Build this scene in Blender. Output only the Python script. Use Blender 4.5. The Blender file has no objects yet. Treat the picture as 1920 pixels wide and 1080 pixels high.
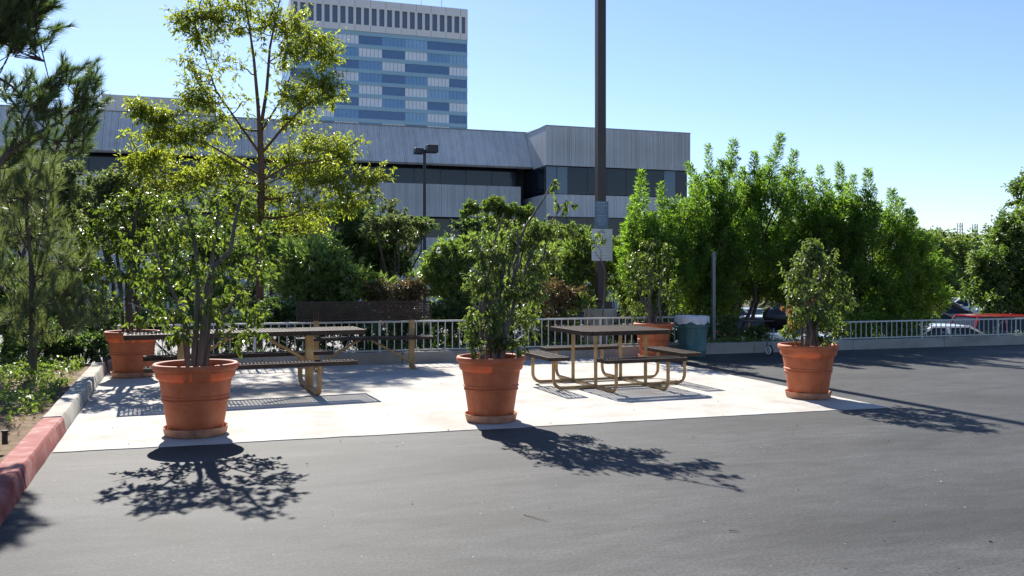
import bpy, math, random
import numpy as np
from mathutils import Vector, Matrix

random.seed(11)
rng = np.random.default_rng(11)
S = bpy.context.scene
COL = S.collection
R = math.radians

# ------------------------------------------------------------------ camera
YAW = R(17.8); EYE = 1.55; FPX = 1650.0; HOR = 515.0
cam_d = bpy.data.cameras.new('camera'); cam = bpy.data.objects.new('camera', cam_d); COL.objects.link(cam)
cam.location = (0, 0, EYE); cam.rotation_euler = (R(90), 0, -YAW)
cam_d.sensor_width = 36; cam_d.lens = FPX / 1920 * 36; cam_d.shift_y = -(540 - HOR) / 1920
cam_d.clip_end = 5000; cam_d.clip_start = 0.05
S.camera = cam
# ------------------------------------------------------------------ light
SUN_EL = R(37); DRIFT = 0.04
w = bpy.data.worlds.new('World'); S.world = w; w.use_nodes = True
wn = w.node_tree
sky = wn.nodes.new('ShaderNodeTexSky'); sky.sky_type = 'NISHITA'; sky.sun_disc = False
sky.sun_elevation = SUN_EL; sky.sun_rotation = -math.atan(DRIFT)
sky.air_density = 1.0; sky.dust_density = 0.18; sky.ozone_density = 2.2
bg = wn.nodes['Background']; bg.inputs[1].default_value = 0.075
tint = wn.nodes.new('ShaderNodeMix'); tint.data_type = 'RGBA'; tint.blend_type = 'MULTIPLY'; tint.inputs[0].default_value = 1   # cool white balance of the picture
tint.inputs[7].default_value = (0.84, 0.885, 1.05, 1)
wn.links.new(sky.outputs[0], tint.inputs[6]); wn.links.new(tint.outputs[2], bg.inputs[0])
sd = bpy.data.lights.new('sun', 'SUN'); sd.energy = 5.0; sd.angle = R(0.53); sd.color = (1, 0.95, 0.87)
sun = bpy.data.objects.new('sun', sd); COL.objects.link(sun)
trav = Vector((DRIFT * math.cos(SUN_EL), -math.cos(SUN_EL), -math.sin(SUN_EL)))
sun.rotation_euler = (-trav).to_track_quat('Z', 'Y').to_euler()
S.view_settings.view_transform = 'Standard'; S.view_settings.look = 'None'
S.view_settings.exposure = 1.13; S.view_settings.gamma = 1
S.render.engine = 'CYCLES'
S.cycles.use_denoising = True
S.cycles.max_bounces = 8; S.cycles.transmission_bounces = 6; S.cycles.transparent_max_bounces = 8
S.cycles.caustics_reflective = False; S.cycles.caustics_refractive = False

CY, SY = math.cos(YAW), math.sin(YAW)
def at(u, v, Y):
    """world point on the plane Y that was measured at photo position u, v"""
    k = (u - 960) / FPX; d = Y / (CY - k * SY)
    return Vector((d * (k * CY + SY), Y, EYE - (v - HOR) * d / FPX))
def ppm(u, Y):
    k = (u - 960) / FPX
    return FPX / (Y / (CY - k * SY))

# ------------------------------------------------------------------ tags
def tag(o, label=None, cat=None, group=None, kind=None):
    if label: o['label'] = label
    if cat: o['category'] = cat
    if group: o['group'] = group
    if kind: o['kind'] = kind
    return o
def empty(name, loc, rz=0):
    o = bpy.data.objects.new(name, None); COL.objects.link(o); o.location = loc; o.rotation_euler = (0, 0, rz)
    o.empty_display_size = 0.1
    return o
def link(name, me, mats, parent=None, loc=(0, 0, 0)):
    o = bpy.data.objects.new(name, me); COL.objects.link(o); o.location = loc
    if not isinstance(mats, (list, tuple)): mats = [mats]
    if not me.materials:
        for m in mats: me.materials.append(m)
    if parent: o.parent = parent
    return o

# ------------------------------------------------------------------ materials
def nt(name):
    m = bpy.data.materials.new(name); m.use_nodes = True
    return m, m.node_tree, m.node_tree.nodes['Principled BSDF']
def ramp(t, cols, pos=None):
    r = t.nodes.new('ShaderNodeValToRGB'); e = r.color_ramp.elements
    while len(e) < len(cols): e.new(0.5)
    for i, c in enumerate(cols):
        e[i].position = pos[i] if pos else i / (len(cols) - 1)
        e[i].color = (*c, 1)
    return r
def tri(c, a): return [tuple(x * (1 - a) for x in c), c, tuple(min(1, x * (1 + a)) for x in c)]
def mat(name, col, rough=0.7, metal=0.0, var=0.15, scale=4.0, bump=0.0, bscale=60.0, stretch=(1, 1, 1), spec=0.5, cols=None, detail=6, fine=0):
    m, t, p = nt(name)
    tc = t.nodes.new('ShaderNodeTexCoord'); mp = t.nodes.new('ShaderNodeMapping'); mp.inputs['Scale'].default_value = stretch
    t.links.new(tc.outputs['Object'], mp.inputs[0])
    n = t.nodes.new('ShaderNodeTexNoise'); n.inputs['Scale'].default_value = scale; n.inputs['Detail'].default_value = detail
    n.inputs['Roughness'].default_value = 0.62
    t.links.new(mp.outputs[0], n.inputs['Vector'])
    cs = cols or tri(col, var)
    r = ramp(t, cs, [0.3, 0.5, 0.7] if len(cs) == 3 else None)
    t.links.new(n.outputs[0], r.inputs[0])
    out = r.outputs[0]
    if fine:
        n2 = t.nodes.new('ShaderNodeTexNoise'); n2.inputs['Scale'].default_value = 180; n2.inputs['Detail'].default_value = 3
        t.links.new(tc.outputs['Object'], n2.inputs['Vector'])
        r2 = ramp(t, [(1 - fine,) * 3, (1 + 0,) * 3, (1 + fine,) * 3], [0.3, 0.5, 0.7])
        mx = t.nodes.new('ShaderNodeMix'); mx.data_type = 'RGBA'; mx.blend_type = 'MULTIPLY'; mx.inputs[0].default_value = 1
        t.links.new(out, mx.inputs[6]); t.links.new(r2.outputs[0], mx.inputs[7]); t.links.new(n2.outputs[0], r2.inputs[0])
        out = mx.outputs[2]
    t.links.new(out, p.inputs['Base Color'])
    p.inputs['Roughness'].default_value = rough; p.inputs['Metallic'].default_value = metal
    p.inputs['Specular IOR Level'].default_value = spec
    if bump:
        b = t.nodes.new('ShaderNodeBump'); b.inputs['Strength'].default_value = bump; b.inputs['Distance'].default_value = 0.01
        nb = t.nodes.new('ShaderNodeTexNoise'); nb.inputs['Scale'].default_value = bscale; nb.inputs['Detail'].default_value = 4
        t.links.new(mp.outputs[0], nb.inputs['Vector']); t.links.new(nb.outputs[0], b.inputs['Height']); t.links.new(b.outputs[0], p.inputs['Normal'])
    return m
def leafmat(name, cols, tcol, trans=0.42, rough=0.42, spec=0.6):
    m, t, p = nt(name)
    a = t.nodes.new('ShaderNodeAttribute'); a.attribute_name = 'rnd'
    r = ramp(t, [tuple(x * 1.35 for x in c) for c in cols]); t.links.new(a.outputs['Fac'], r.inputs[0]); t.links.new(r.outputs[0], p.inputs['Base Color'])
    p.inputs['Roughness'].default_value = rough; p.inputs['Specular IOR Level'].default_value = spec
    tr = t.nodes.new('ShaderNodeBsdfTranslucent')
    mx = t.nodes.new('ShaderNodeMix'); mx.data_type = 'RGBA'; mx.blend_type = 'MULTIPLY'; mx.inputs[0].default_value = 1
    mx.inputs[7].default_value = (*tcol, 1); t.links.new(r.outputs[0], mx.inputs[6]); t.links.new(mx.outputs[2], tr.inputs[0])
    ms = t.nodes.new('ShaderNodeMixShader'); ms.inputs[0].default_value = trans
    t.links.new(p.outputs[0], ms.inputs[1]); t.links.new(tr.outputs[0], ms.inputs[2])
    t.links.new(ms.outputs[0], t.nodes['Material Output'].inputs[0])
    return m

# asphalt: sealed grey with brushed lighter and darker drifts and pale grit
def asphalt(name, col, lo=0.75):
    m, t, p = nt(name)
    tc = t.nodes.new('ShaderNodeTexCoord'); mp = t.nodes.new('ShaderNodeMapping'); mp.inputs['Scale'].default_value = (0.35, 1.0, 1)
    mp.inputs['Rotation'].default_value = (0, 0, R(-12)); t.links.new(tc.outputs['Object'], mp.inputs[0])
    n = t.nodes.new('ShaderNodeTexNoise'); n.inputs['Scale'].default_value = 0.9; n.inputs['Detail'].default_value = 9; n.inputs['Roughness'].default_value = 0.66
    n.inputs['Distortion'].default_value = 0.6
    t.links.new(mp.outputs[0], n.inputs['Vector'])
    r = ramp(t, [tuple(c * lo for c in col), col, tuple(c * 1.38 for c in col)], [0.36, 0.5, 0.66]); t.links.new(n.outputs[0], r.inputs[0])
    nm = t.nodes.new('ShaderNodeTexNoise'); nm.inputs['Scale'].default_value = 7.0; nm.inputs['Detail'].default_value = 10; nm.inputs['Roughness'].default_value = 0.75; t.links.new(mp.outputs[0], nm.inputs['Vector'])
    rm = ramp(t, [(0.66,) * 3, (1.0,) * 3, (1.34,) * 3], [0.3, 0.5, 0.7]); t.links.new(nm.outputs[0], rm.inputs[0])
    mxm = t.nodes.new('ShaderNodeMix'); mxm.data_type = 'RGBA'; mxm.blend_type = 'MULTIPLY'; mxm.inputs[0].default_value = 1
    t.links.new(r.outputs[0], mxm.inputs[6]); t.links.new(rm.outputs[0], mxm.inputs[7])
    g = t.nodes.new('ShaderNodeTexNoise'); g.inputs['Scale'].default_value = 48; g.inputs['Detail'].default_value = 2
    t.links.new(tc.outputs['Object'], g.inputs['Vector'])
    r2 = ramp(t, [(0.62,) * 3, (1.0,) * 3, (1.5,) * 3], [0.3, 0.5, 0.72]); t.links.new(g.outputs[0], r2.inputs[0])
    mx = t.nodes.new('ShaderNodeMix'); mx.data_type = 'RGBA'; mx.blend_type = 'MULTIPLY'; mx.inputs[0].default_value = 0.8
    t.links.new(mxm.outputs[2], mx.inputs[6]); t.links.new(r2.outputs[0], mx.inputs[7])
    v = t.nodes.new('ShaderNodeTexVoronoi'); v.inputs['Scale'].default_value = 9; v.inputs['Randomness'].default_value = 1
    t.links.new(tc.outputs['Object'], v.inputs['Vector'])
    r3 = ramp(t, [(1, 1, 1), (0, 0, 0)], [0.035, 0.06]); t.links.new(v.outputs['Distance'], r3.inputs[0])
    g2 = t.nodes.new('ShaderNodeTexNoise'); g2.inputs['Scale'].default_value = 3.3; t.links.new(tc.outputs['Object'], g2.inputs['Vector'])
    r4 = ramp(t, [(0, 0, 0), (1, 1, 1)], [0.52, 0.6]); t.links.new(g2.outputs[0], r4.inputs[0])
    mm = t.nodes.new('ShaderNodeMath'); mm.operation = 'MULTIPLY'; t.links.new(r3.outputs[0], mm.inputs[0]); t.links.new(r4.outputs[0], mm.inputs[1])
    mx2 = t.nodes.new('ShaderNodeMix'); mx2.data_type = 'RGBA'; mx2.inputs[7].default_value = (0.42, 0.40, 0.36, 1)
    t.links.new(mm.outputs[0], mx2.inputs[0]); t.links.new(mx.outputs[2], mx2.inputs[6])
    t.links.new(mx2.outputs[2], p.inputs['Base Color'])
    b = t.nodes.new('ShaderNodeBump'); b.inputs['Strength'].default_value = 0.35; b.inputs['Distance'].default_value = 0.004
    t.links.new(g.outputs[0], b.inputs['Height']); t.links.new(b.outputs[0], p.inputs['Normal'])
    p.inputs['Roughness'].default_value = 0.78; p.inputs['Specular IOR Level'].default_value = 0.3
    return m
M = {}
M['asphalt'] = asphalt('asphalt', (0.045, 0.0455, 0.046), 0.66)
M['asphalt_low'] = asphalt('asphalt_low', (0.055, 0.056, 0.058))
M['pad'] = mat('pad_concrete', (0.60, 0.56, 0.49), 0.9, cols=[(0.33, 0.302, 0.26), (0.435, 0.41, 0.37), (0.48, 0.46, 0.42)], scale=1.6, bump=0.12, bscale=90, detail=9, spec=0.2, fine=0.12)
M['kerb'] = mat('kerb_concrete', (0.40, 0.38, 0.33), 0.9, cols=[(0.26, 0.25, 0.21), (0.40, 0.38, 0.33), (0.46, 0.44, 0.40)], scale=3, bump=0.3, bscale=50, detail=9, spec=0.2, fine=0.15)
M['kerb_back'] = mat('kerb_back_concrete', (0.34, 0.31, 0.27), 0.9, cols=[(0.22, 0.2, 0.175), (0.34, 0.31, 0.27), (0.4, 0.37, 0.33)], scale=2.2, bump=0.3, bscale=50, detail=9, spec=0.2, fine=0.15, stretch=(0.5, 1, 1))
M['red_paint'] = mat('red_kerb_paint', (0.27, 0.07, 0.06), 0.85, cols=[(0.20, 0.05, 0.042), (0.27, 0.07, 0.06), (0.36, 0.22, 0.195)], scale=4.5, bump=0.25, bscale=40, detail=9, spec=0.25, fine=0.1)
for i, pos in enumerate([0.34, 0.5, 0.72]): M['red_paint'].node_tree.nodes['Color Ramp'].color_ramp.elements[i].position = pos
M['soil'] = mat('bed_soil', (0.17, 0.12, 0.075), 0.95, var=0.45, scale=7, bump=0.7, bscale=30, spec=0.1, fine=0.25)
M['pot_soil'] = mat('pot_soil', (0.06, 0.045, 0.03), 0.95, var=0.4, scale=20, bump=0.7, bscale=40, spec=0.1)
M['terrain'] = mat('terrain', (0.13, 0.115, 0.075), 0.95, var=0.35, scale=0.05, spec=0.1)
M['beige'] = mat('beige_steel', (0.46, 0.29, 0.12), 0.5, var=0.18, scale=7, bump=0.06, bscale=30, cols=[(0.26, 0.145, 0.055), (0.40, 0.245, 0.095), (0.46, 0.31, 0.14)])
M['brown_mesh'] = mat('brown_coated_mesh', (0.05, 0.035, 0.027), 0.7, var=0.3, scale=6, spec=0.16)
M['rail'] = mat('rail_paint', (0.54, 0.53, 0.49), 0.5, var=0.15, scale=5)
M['bronze'] = mat('bronze_pole', (0.045, 0.030, 0.022), 0.45, var=0.2, scale=3, stretch=(1, 1, 0.2), spec=0.5)
M['dark_metal'] = mat('dark_metal', (0.02, 0.022, 0.026), 0.45, var=0.2)
M['galv'] = mat('galvanised', (0.22, 0.23, 0.24), 0.5, 0.6, var=0.2, scale=9)
M['pedestal'] = mat('pedestal_concrete', (0.42, 0.37, 0.30), 0.9, var=0.25, scale=4, bump=0.25, bscale=30, fine=0.12)
M['sign_blue'] = mat('sign_blue_grey', (0.13, 0.19, 0.26), 0.5, var=0.08)
M['sign_white'] = mat('sign_white', (0.62, 0.62, 0.60), 0.55, var=0.06)
M['ink_pale'] = mat('ink_pale', (0.42, 0.47, 0.52), 0.6, var=0.1, scale=60)
M['ink_dark'] = mat('ink_dark', (0.17, 0.18, 0.2), 0.6, var=0.2, scale=60)
M['ink_grey'] = mat('ink_grey', (0.42, 0.42, 0.42), 0.6, var=0.1, scale=60)
M['teal'] = mat('bin_plastic', (0.035, 0.115, 0.115), 0.5, cols=[(0.022, 0.075, 0.078), (0.035, 0.115, 0.115), (0.10, 0.17, 0.165)], scale=6, stretch=(1, 1, 0.4), bump=0.05)
M['liner'] = mat('bin_liner', (0.62, 0.62, 0.66), 0.35, var=0.1, scale=14, bump=0.6, bscale=18)
M['black'] = mat('black_enamel', (0.012, 0.012, 0.013), 0.35, var=0.2)
M['white_plastic'] = mat('white_plastic', (0.6, 0.6, 0.58), 0.5, var=0.08)
M['rubber'] = mat('rubber', (0.018, 0.018, 0.018), 0.8, var=0.2)
M['bark_grey'] = mat('bark_grey', (0.11, 0.098, 0.082), 0.9, var=0.4, scale=12, stretch=(1, 1, 0.25), bump=0.6, bscale=40)
M['bark_red'] = mat('bark_red', (0.13, 0.075, 0.042), 0.9, var=0.35, scale=9, stretch=(1, 1, 0.25), bump=0.5, bscale=30)
M['bark_dark'] = mat('bark_dark', (0.07, 0.055, 0.045), 0.9, var=0.4, scale=10, stretch=(1, 1, 0.3), bump=0.6, bscale=30)
M['twig'] = mat('twig', (0.12, 0.09, 0.06), 0.9, var=0.3, scale=12)
M['litter'] = mat('dry_litter', (0.45, 0.36, 0.22), 0.9, var=0.3, scale=12)
M['hub'] = mat('wheel_rim', (0.35, 0.35, 0.36), 0.35, 0.8, var=0.1)
M['lamp_lens'] = mat('lamp_lens', (0.3, 0.3, 0.3), 0.2, var=0.05)
M['mast'] = mat('mast_steel', (0.22, 0.22, 0.23), 0.6, 0.3, var=0.1)

# thin terracotta-coloured plastic lets a little sun through the wall
def potmat():
    m = mat('terracotta_plastic', (0.40, 0.125, 0.055), 0.62, cols=[(0.36, 0.085, 0.032), (0.47, 0.125, 0.047), (0.52, 0.155, 0.065)], scale=5, bump=0.05, bscale=50, fine=0.06, spec=0.35)
    t = m.node_tree; p = t.nodes['Principled BSDF']
    oi = t.nodes.new('ShaderNodeObjectInfo'); gp = t.nodes.new('ShaderNodeNewGeometry'); mp = t.nodes.new('ShaderNodeMapping'); mp.inputs['Scale'].default_value = (5, 5, 2.2); t.links.new(gp.outputs['Position'], mp.inputs[0])
    nb = t.nodes.new('ShaderNodeTexNoise'); nb.inputs['Scale'].default_value = 1.6; nb.inputs['Detail'].default_value = 8; nb.inputs['Roughness'].default_value = .7; t.links.new(mp.outputs[0], nb.inputs['Vector'])
    rb = ramp(t, [(0, 0, 0), (.4, .4, .4)], [.54, .76]); t.links.new(nb.outputs[0], rb.inputs[0])
    src = p.inputs['Base Color'].links[0].from_socket; mb = t.nodes.new('ShaderNodeMix'); mb.data_type = 'RGBA'; mb.inputs[7].default_value = (.44, .24, .16, 1); t.links.new(rb.outputs[0], mb.inputs[0]); t.links.new(src, mb.inputs[6])
    hv = t.nodes.new('ShaderNodeHueSaturation'); mr = t.nodes.new('ShaderNodeMapRange'); mr.inputs[3].default_value = .86; mr.inputs[4].default_value = 1.1; t.links.new(oi.outputs['Random'], mr.inputs[0]); t.links.new(mr.outputs[0], hv.inputs['Value']); t.links.new(mb.outputs[2], hv.inputs['Color']); t.links.new(hv.outputs[0], p.inputs['Base Color'])
    tr = t.nodes.new('ShaderNodeBsdfTranslucent'); tr.inputs[0].default_value = (0.75, 0.09, 0.015, 1)
    ms = t.nodes.new('ShaderNodeMixShader'); ms.inputs[0].default_value = 0.045
    t.links.new(p.outputs[0], ms.inputs[1]); t.links.new(tr.outputs[0], ms.inputs[2]); t.links.new(ms.outputs[0], t.nodes['Material Output'].inputs[0])
    return m
M['pot'] = potmat()
M['saucer'] = mat('saucer_plastic', (0.46, 0.22, 0.13), 0.7, cols=[(0.25, 0.12, 0.07), (0.46, 0.22, 0.13), (0.52, 0.29, 0.19)], scale=7, bump=0.1, fine=0.1)

# leaves
G = 1.0
M['lf_ficus'] = leafmat('leaf_ficus', [(0.026, 0.05, 0.014), (0.055, 0.095, 0.022), (0.115, 0.155, 0.035)], (2.25, 1.95, 0.8), 0.53, 0.38)
M['lf_ficus_dull'] = leafmat('leaf_ficus_dull', [(0.035, 0.06, 0.02), (0.065, 0.10, 0.03), (0.12, 0.15, 0.05)], (2.1, 2.0, 0.9), 0.5, 0.42)
M['lf_ficus_red'] = leafmat('leaf_ficus_reddish', [(0.07, 0.05, 0.022), (0.10, 0.055, 0.026), (0.12, 0.075, 0.032)], (2.0, 1.8, 0.9), 0.5, 0.42)
M['lf_gum'] = leafmat('leaf_gum', [(0.06, 0.085, 0.018), (0.12, 0.155, 0.03), (0.19, 0.22, 0.05)], (2.3, 2.15, 0.8), 0.58, 0.4)
M['lf_fern'] = leafmat('leaf_fernpine', [(0.03, 0.062, 0.014), (0.078, 0.13, 0.026), (0.155, 0.21, 0.05)], (2.15, 2.3, 0.9), 0.62, 0.42)
M['lf_ole'] = leafmat('leaf_oleander', [(0.04, 0.07, 0.022), (0.09, 0.135, 0.04), (0.17, 0.21, 0.08)], (2.1, 2.1, 1.0), 0.48, 0.38)
M['lf_red'] = leafmat('leaf_russet', [(0.055, 0.06, 0.026), (0.105, 0.082, 0.04), (0.15, 0.10, 0.055)], (1.5, 1.3, 0.8), 0.38, 0.45)
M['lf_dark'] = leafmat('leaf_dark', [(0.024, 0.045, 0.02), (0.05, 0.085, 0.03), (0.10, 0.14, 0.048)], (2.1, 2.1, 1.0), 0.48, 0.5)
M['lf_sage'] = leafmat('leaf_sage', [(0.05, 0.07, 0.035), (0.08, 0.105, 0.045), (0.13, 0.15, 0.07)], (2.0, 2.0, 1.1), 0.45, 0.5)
M['lf_mid'] = leafmat('leaf_mid', [(0.032, 0.058, 0.018), (0.065, 0.108, 0.028), (0.12, 0.16, 0.045)], (2.1, 2.1, 1.0), 0.48, 0.45)
M['lf_cover'] = leafmat('leaf_cover', [(0.05, 0.085, 0.02), (0.10, 0.15, 0.035), (0.18, 0.22, 0.06)], (1.7, 1.7, 0.8), 0.4, 0.4)
M['needle'] = leafmat('pine_needle', [(0.03, 0.05, 0.022), (0.055, 0.085, 0.035), (0.10, 0.12, 0.05)], (1.9, 2.0, 1.0), 0.42, 0.45)
M['needle_soft'] = leafmat('pine_needle_soft', [(0.045, 0.065, 0.032), (0.08, 0.105, 0.052), (0.13, 0.15, 0.08)], (2.0, 2.0, 1.0), 0.45, 0.45)
M['petal'] = leafmat('white_petal', [(0.45, 0.45, 0.42), (0.5, 0.5, 0.48), (0.55, 0.55, 0.53)], (1, 1, 1), 0.4)

# ------------------------------------------------------------------ mesh builder
class MB:
    def __init__(s): s.v = []; s.f = []; s.m = []; s.cur = 0
    def add(s, vs, fs):
        b = len(s.v); s.v += [tuple(x) for x in vs]
        for f in fs: s.f.append([i + b for i in f]); s.m.append(s.cur)
    def box(s, a, b):
        x0, y0, z0 = a; x1, y1, z1 = b
        s.add([(x0, y0, z0), (x1, y0, z0), (x1, y1, z0), (x0, y1, z0), (x0, y0, z1), (x1, y0, z1), (x1, y1, z1), (x0, y1, z1)],
              [(0, 3, 2, 1), (4, 5, 6, 7), (0, 1, 5, 4), (1, 2, 6, 5), (2, 3, 7, 6), (3, 0, 4, 7)])
    def cbox(s, c, d): s.box([c[i] - d[i] / 2 for i in range(3)], [c[i] + d[i] / 2 for i in range(3)])
    def bar(s, p, q, wd, ht):
        p = Vector(p); q = Vector(q); d = (q - p).normalized()
        up = Vector((0, 0, 1)) if abs(d.z) < 0.95 else Vector((1, 0, 0))
        a = d.cross(up).normalized() * wd / 2; b = a.normalized().cross(d).normalized() * ht / 2
        s.add([p - a - b, p + a - b, p + a + b, p - a + b, q - a - b, q + a - b, q + a + b, q - a + b],
              [(0, 1, 2, 3), (7, 6, 5, 4), (0, 4, 5, 1), (1, 5, 6, 2), (2, 6, 7, 3), (3, 7, 4, 0)])
    def tube(s, pts, rad, n=8, cap=True):
        pts = [Vector(p) for p in pts]
        if not isinstance(rad, (list, tuple)): rad = [rad] * len(pts)
        rings = []; a = None
        for i, p in enumerate(pts):
            d = (pts[min(i + 1, len(pts) - 1)] - pts[max(i - 1, 0)])
            d = d.normalized() if d.length > 1e-9 else Vector((0, 0, 1))
            if a is None:
                a = d.cross(Vector((0.3, 0.9, 0.2))).normalized() if abs(d.z) > 0.9 else d.cross(Vector((0, 0, 1))).normalized()
            else:
                a = (a - d * a.dot(d)); a = a.normalized() if a.length > 1e-6 else d.orthogonal().normalized()
            b = d.cross(a)
            rings.append([p + (a * math.cos(2 * math.pi * k / n) + b * math.sin(2 * math.pi * k / n)) * rad[i] for k in range(n)])
        vs = [v for r in rings for v in r]; fs = []
        for i in range(len(pts) - 1):
            for k in range(n): fs.append((i * n + k, i * n + (k + 1) % n, (i + 1) * n + (k + 1) % n, (i + 1) * n + k))
        if cap:
            fs.append(tuple(range(n))[::-1]); fs.append(tuple((len(pts) - 1) * n + k for k in range(n)))
        s.add(vs, fs)
    def lathe(s, prof, n=48, c=(0, 0, 0)):
        vs = []; fs = []
        for r, z in prof:
            for k in range(n): vs.append((c[0] + r * math.cos(2 * math.pi * k / n), c[1] + r * math.sin(2 * math.pi * k / n), c[2] + z))
        for i in range(len(prof) - 1):
            for k in range(n): fs.append((i * n + k, i * n + (k + 1) % n, (i + 1) * n + (k + 1) % n, (i + 1) * n + k))
        s.add(vs, fs)
    def prism(s, poly, z0, z1):
        n = len(poly)
        s.add([(x, y, z0) for x, y in poly] + [(x, y, z1) for x, y in poly],
              [tuple(range(n))[::-1], tuple(range(n, 2 * n))] + [(i, (i + 1) % n, n + (i + 1) % n, n + i) for i in range(n)])
    def mesh(s, name, smooth=False, ang=35):
        me = bpy.data.meshes.new(name); me.from_pydata(s.v, [], s.f); me.update()
        if any(s.m): me.polygons.foreach_set('material_index', s.m)
        if smooth:
            me.polygons.foreach_set('use_smooth', [True] * len(me.polygons))
            try: me.set_sharp_from_angle(angle=R(ang))
            except Exception: pass
        return me
    def build(s, name, m, parent=None, smooth=False, loc=(0, 0, 0), bevel=0):
        o = link(name, s.mesh(name, smooth), m, parent, loc)
        if bevel:
            b = o.modifiers.new('bevel', 'BEVEL'); b.width = bevel; b.segments = 2; b.limit_method = 'ANGLE'; b.angle_limit = R(40)
        return o
def arc(c, a, b, r, n=6):
    """quarter bend: from c+a*r to c+b*r about the inner corner (c is the bend centre)"""
    a = Vector(a); b = Vector(b); c = Vector(c)
    return [c + a * r * math.cos(t) + b * r * math.sin(t) for t in [math.pi / 2 * i / n for i in range(n + 1)]]

# ------------------------------------------------------------------ foliage
def norm(a): return a / np.maximum(np.linalg.norm(a, axis=1, keepdims=True), 1e-9)
def raw_mesh(name, V, loops, sizes, rnd=None):
    me = bpy.data.meshes.new(name); me.vertices.add(len(V)); me.vertices.foreach_set('co', V.astype(np.float32).ravel())
    me.loops.add(len(loops)); me.loops.foreach_set('vertex_index', loops.astype(np.int32))
    st = np.concatenate([[0], np.cumsum(sizes)[:-1]]).astype(np.int32)
    me.polygons.add(len(sizes)); me.polygons.foreach_set('loop_start', st); me.polygons.foreach_set('loop_total', sizes.astype(np.int32))
    if rnd is not None:
        a = me.attributes.new('rnd', 'FLOAT', 'FACE'); a.data.foreach_set('value', rnd.astype(np.float32))
    me.update(calc_edges=True); me.validate()
    return me
def leaf_geo(P, D, L, W, fold=0.18, curl=0.12, full=True, flat=0.7):
    n = len(P); D = norm(D); up = rng.normal(size=(n, 3)) * flat + np.array([0, 0, 1.0])
    Sd = norm(np.cross(D, up)); N = norm(np.cross(Sd, D))
    L = np.broadcast_to(L, (n,)).reshape(n, 1) * rng.uniform(0.7, 1.2, (n, 1)); Wd = np.broadcast_to(W, (n,)).reshape(n, 1) * rng.uniform(0.75, 1.15, (n, 1))
    z = np.array([0, 0, 1.0]); rv = np.clip(rng.normal(0.45, 0.22, n), 0, 1)
    tip = P + D * L - z * curl * L
    if full:
        l1 = P + D * .32 * L + Sd * .5 * Wd + N * fold * Wd; r1 = P + D * .32 * L - Sd * .5 * Wd + N * fold * Wd
        l2 = P + D * .7 * L + Sd * .36 * Wd + N * fold * Wd - z * curl * L * .4; r2 = P + D * .7 * L - Sd * .36 * Wd + N * fold * Wd - z * curl * L * .4
        V = np.stack([P, l1, l2, tip, r2, r1], 1).reshape(-1, 3); b = (np.arange(n) * 6)[:, None]
        lo = (b + np.array([0, 3, 2, 1, 0, 5, 4, 3])).ravel(); sz = np.full(2 * n, 4); rv = np.repeat(rv, 2)
    else:
        l1 = P + D * .45 * L + Sd * .5 * Wd + N * fold * Wd; r1 = P + D * .45 * L - Sd * .5 * Wd + N * fold * Wd
        V = np.stack([P, l1, tip, r1], 1).reshape(-1, 3); b = (np.arange(n) * 4)[:, None]
        lo = (b + np.array([0, 2, 1, 0, 3, 2])).ravel(); sz = np.full(2 * n, 3); rv = np.repeat(rv, 2)
    return V, lo, sz, rv
def needle_geo(P, D, L, W):
    n = len(P); D = norm(D); Sd = norm(np.cross(D, rng.normal(size=(n, 3)))) * W / 2
    L = L * rng.uniform(0.7, 1.15, (n, 1))
    V = np.stack([P - Sd, P + Sd, P + D * L - np.array([0, 0, 1.0]) * L * 0.08], 1).reshape(-1, 3)
    return V, np.arange(3 * n), np.full(n, 3), np.clip(rng.normal(0.45, 0.2, n), 0, 1)
def put(geo, name, m, parent, base):
    V, lo, sz, rv = geo
    me = raw_mesh(name, V - np.array(base), lo, sz, rv)
    return link(name, me, m, parent)
def sphere(n):
    return norm(rng.normal(size=(n, 3)))
def clump(c, Rd, n, per=14, droop=0.3, out=0.7, wild=0.6, hollow=0.5):
    """leaf seats along twigs that radiate through an ellipsoid; returns P, D, twigs"""
    c = np.array(c); Rd = np.array(Rd); nt_ = max(3, n // per)
    u = sphere(nt_); s = c + Rd * u * rng.uniform(0, 0.45, (nt_, 1)); e = c + Rd * u * rng.uniform(hollow, 1.12, (nt_, 1))
    s[:, 2] -= Rd[2] * 0.25
    t = rng.uniform(0.25, 1.04, (nt_, per, 1))
    P = s[:, None] + (e - s)[:, None] * t; P = P.reshape(-1, 3) + rng.normal(size=(nt_ * per, 3)) * Rd.mean() * 0.05
    tw = np.repeat(norm(e - s), per, 0)
    D = tw * out + rng.normal(size=tw.shape) * wild + np.array([0, 0, -droop])
    return P, D, list(zip(s, e))
def shoot(b, t, Rr, n):
    b = np.array(b); t = np.array(t); ax = (t - b); ln = np.linalg.norm(ax); ax = ax / ln
    u = rng.uniform(0, 1, (n, 1)) ** 0.85; rad = sphere(n); rad = norm(rad - ax * (rad @ ax)[:, None])
    P = b + (t - b) * u + rad * Rr * (1 - 0.8 * u) * rng.uniform(0, 1, (n, 1))
    D = rad * 0.75 + ax * 0.75 + rng.normal(size=(n, 3)) * 0.25
    return P, D
def wiggle(p, q, k=4, amt=0.06, sag=0.0):
    p = Vector(p); q = Vector(q); L = (q - p).length; out = []
    for i in range(k + 1):
        t = i / k; v = p.lerp(q, t)
        if 0 < i < k: v += Vector((random.gauss(0, 1), random.gauss(0, 1), random.gauss(0, .6))) * L * amt
        v.z += sag * L * 4 * t * (1 - t); out.append(v)
    return out
def taper(a, b, n): return [a + (b - a) * i / (n - 1) for i in range(n)]

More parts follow.
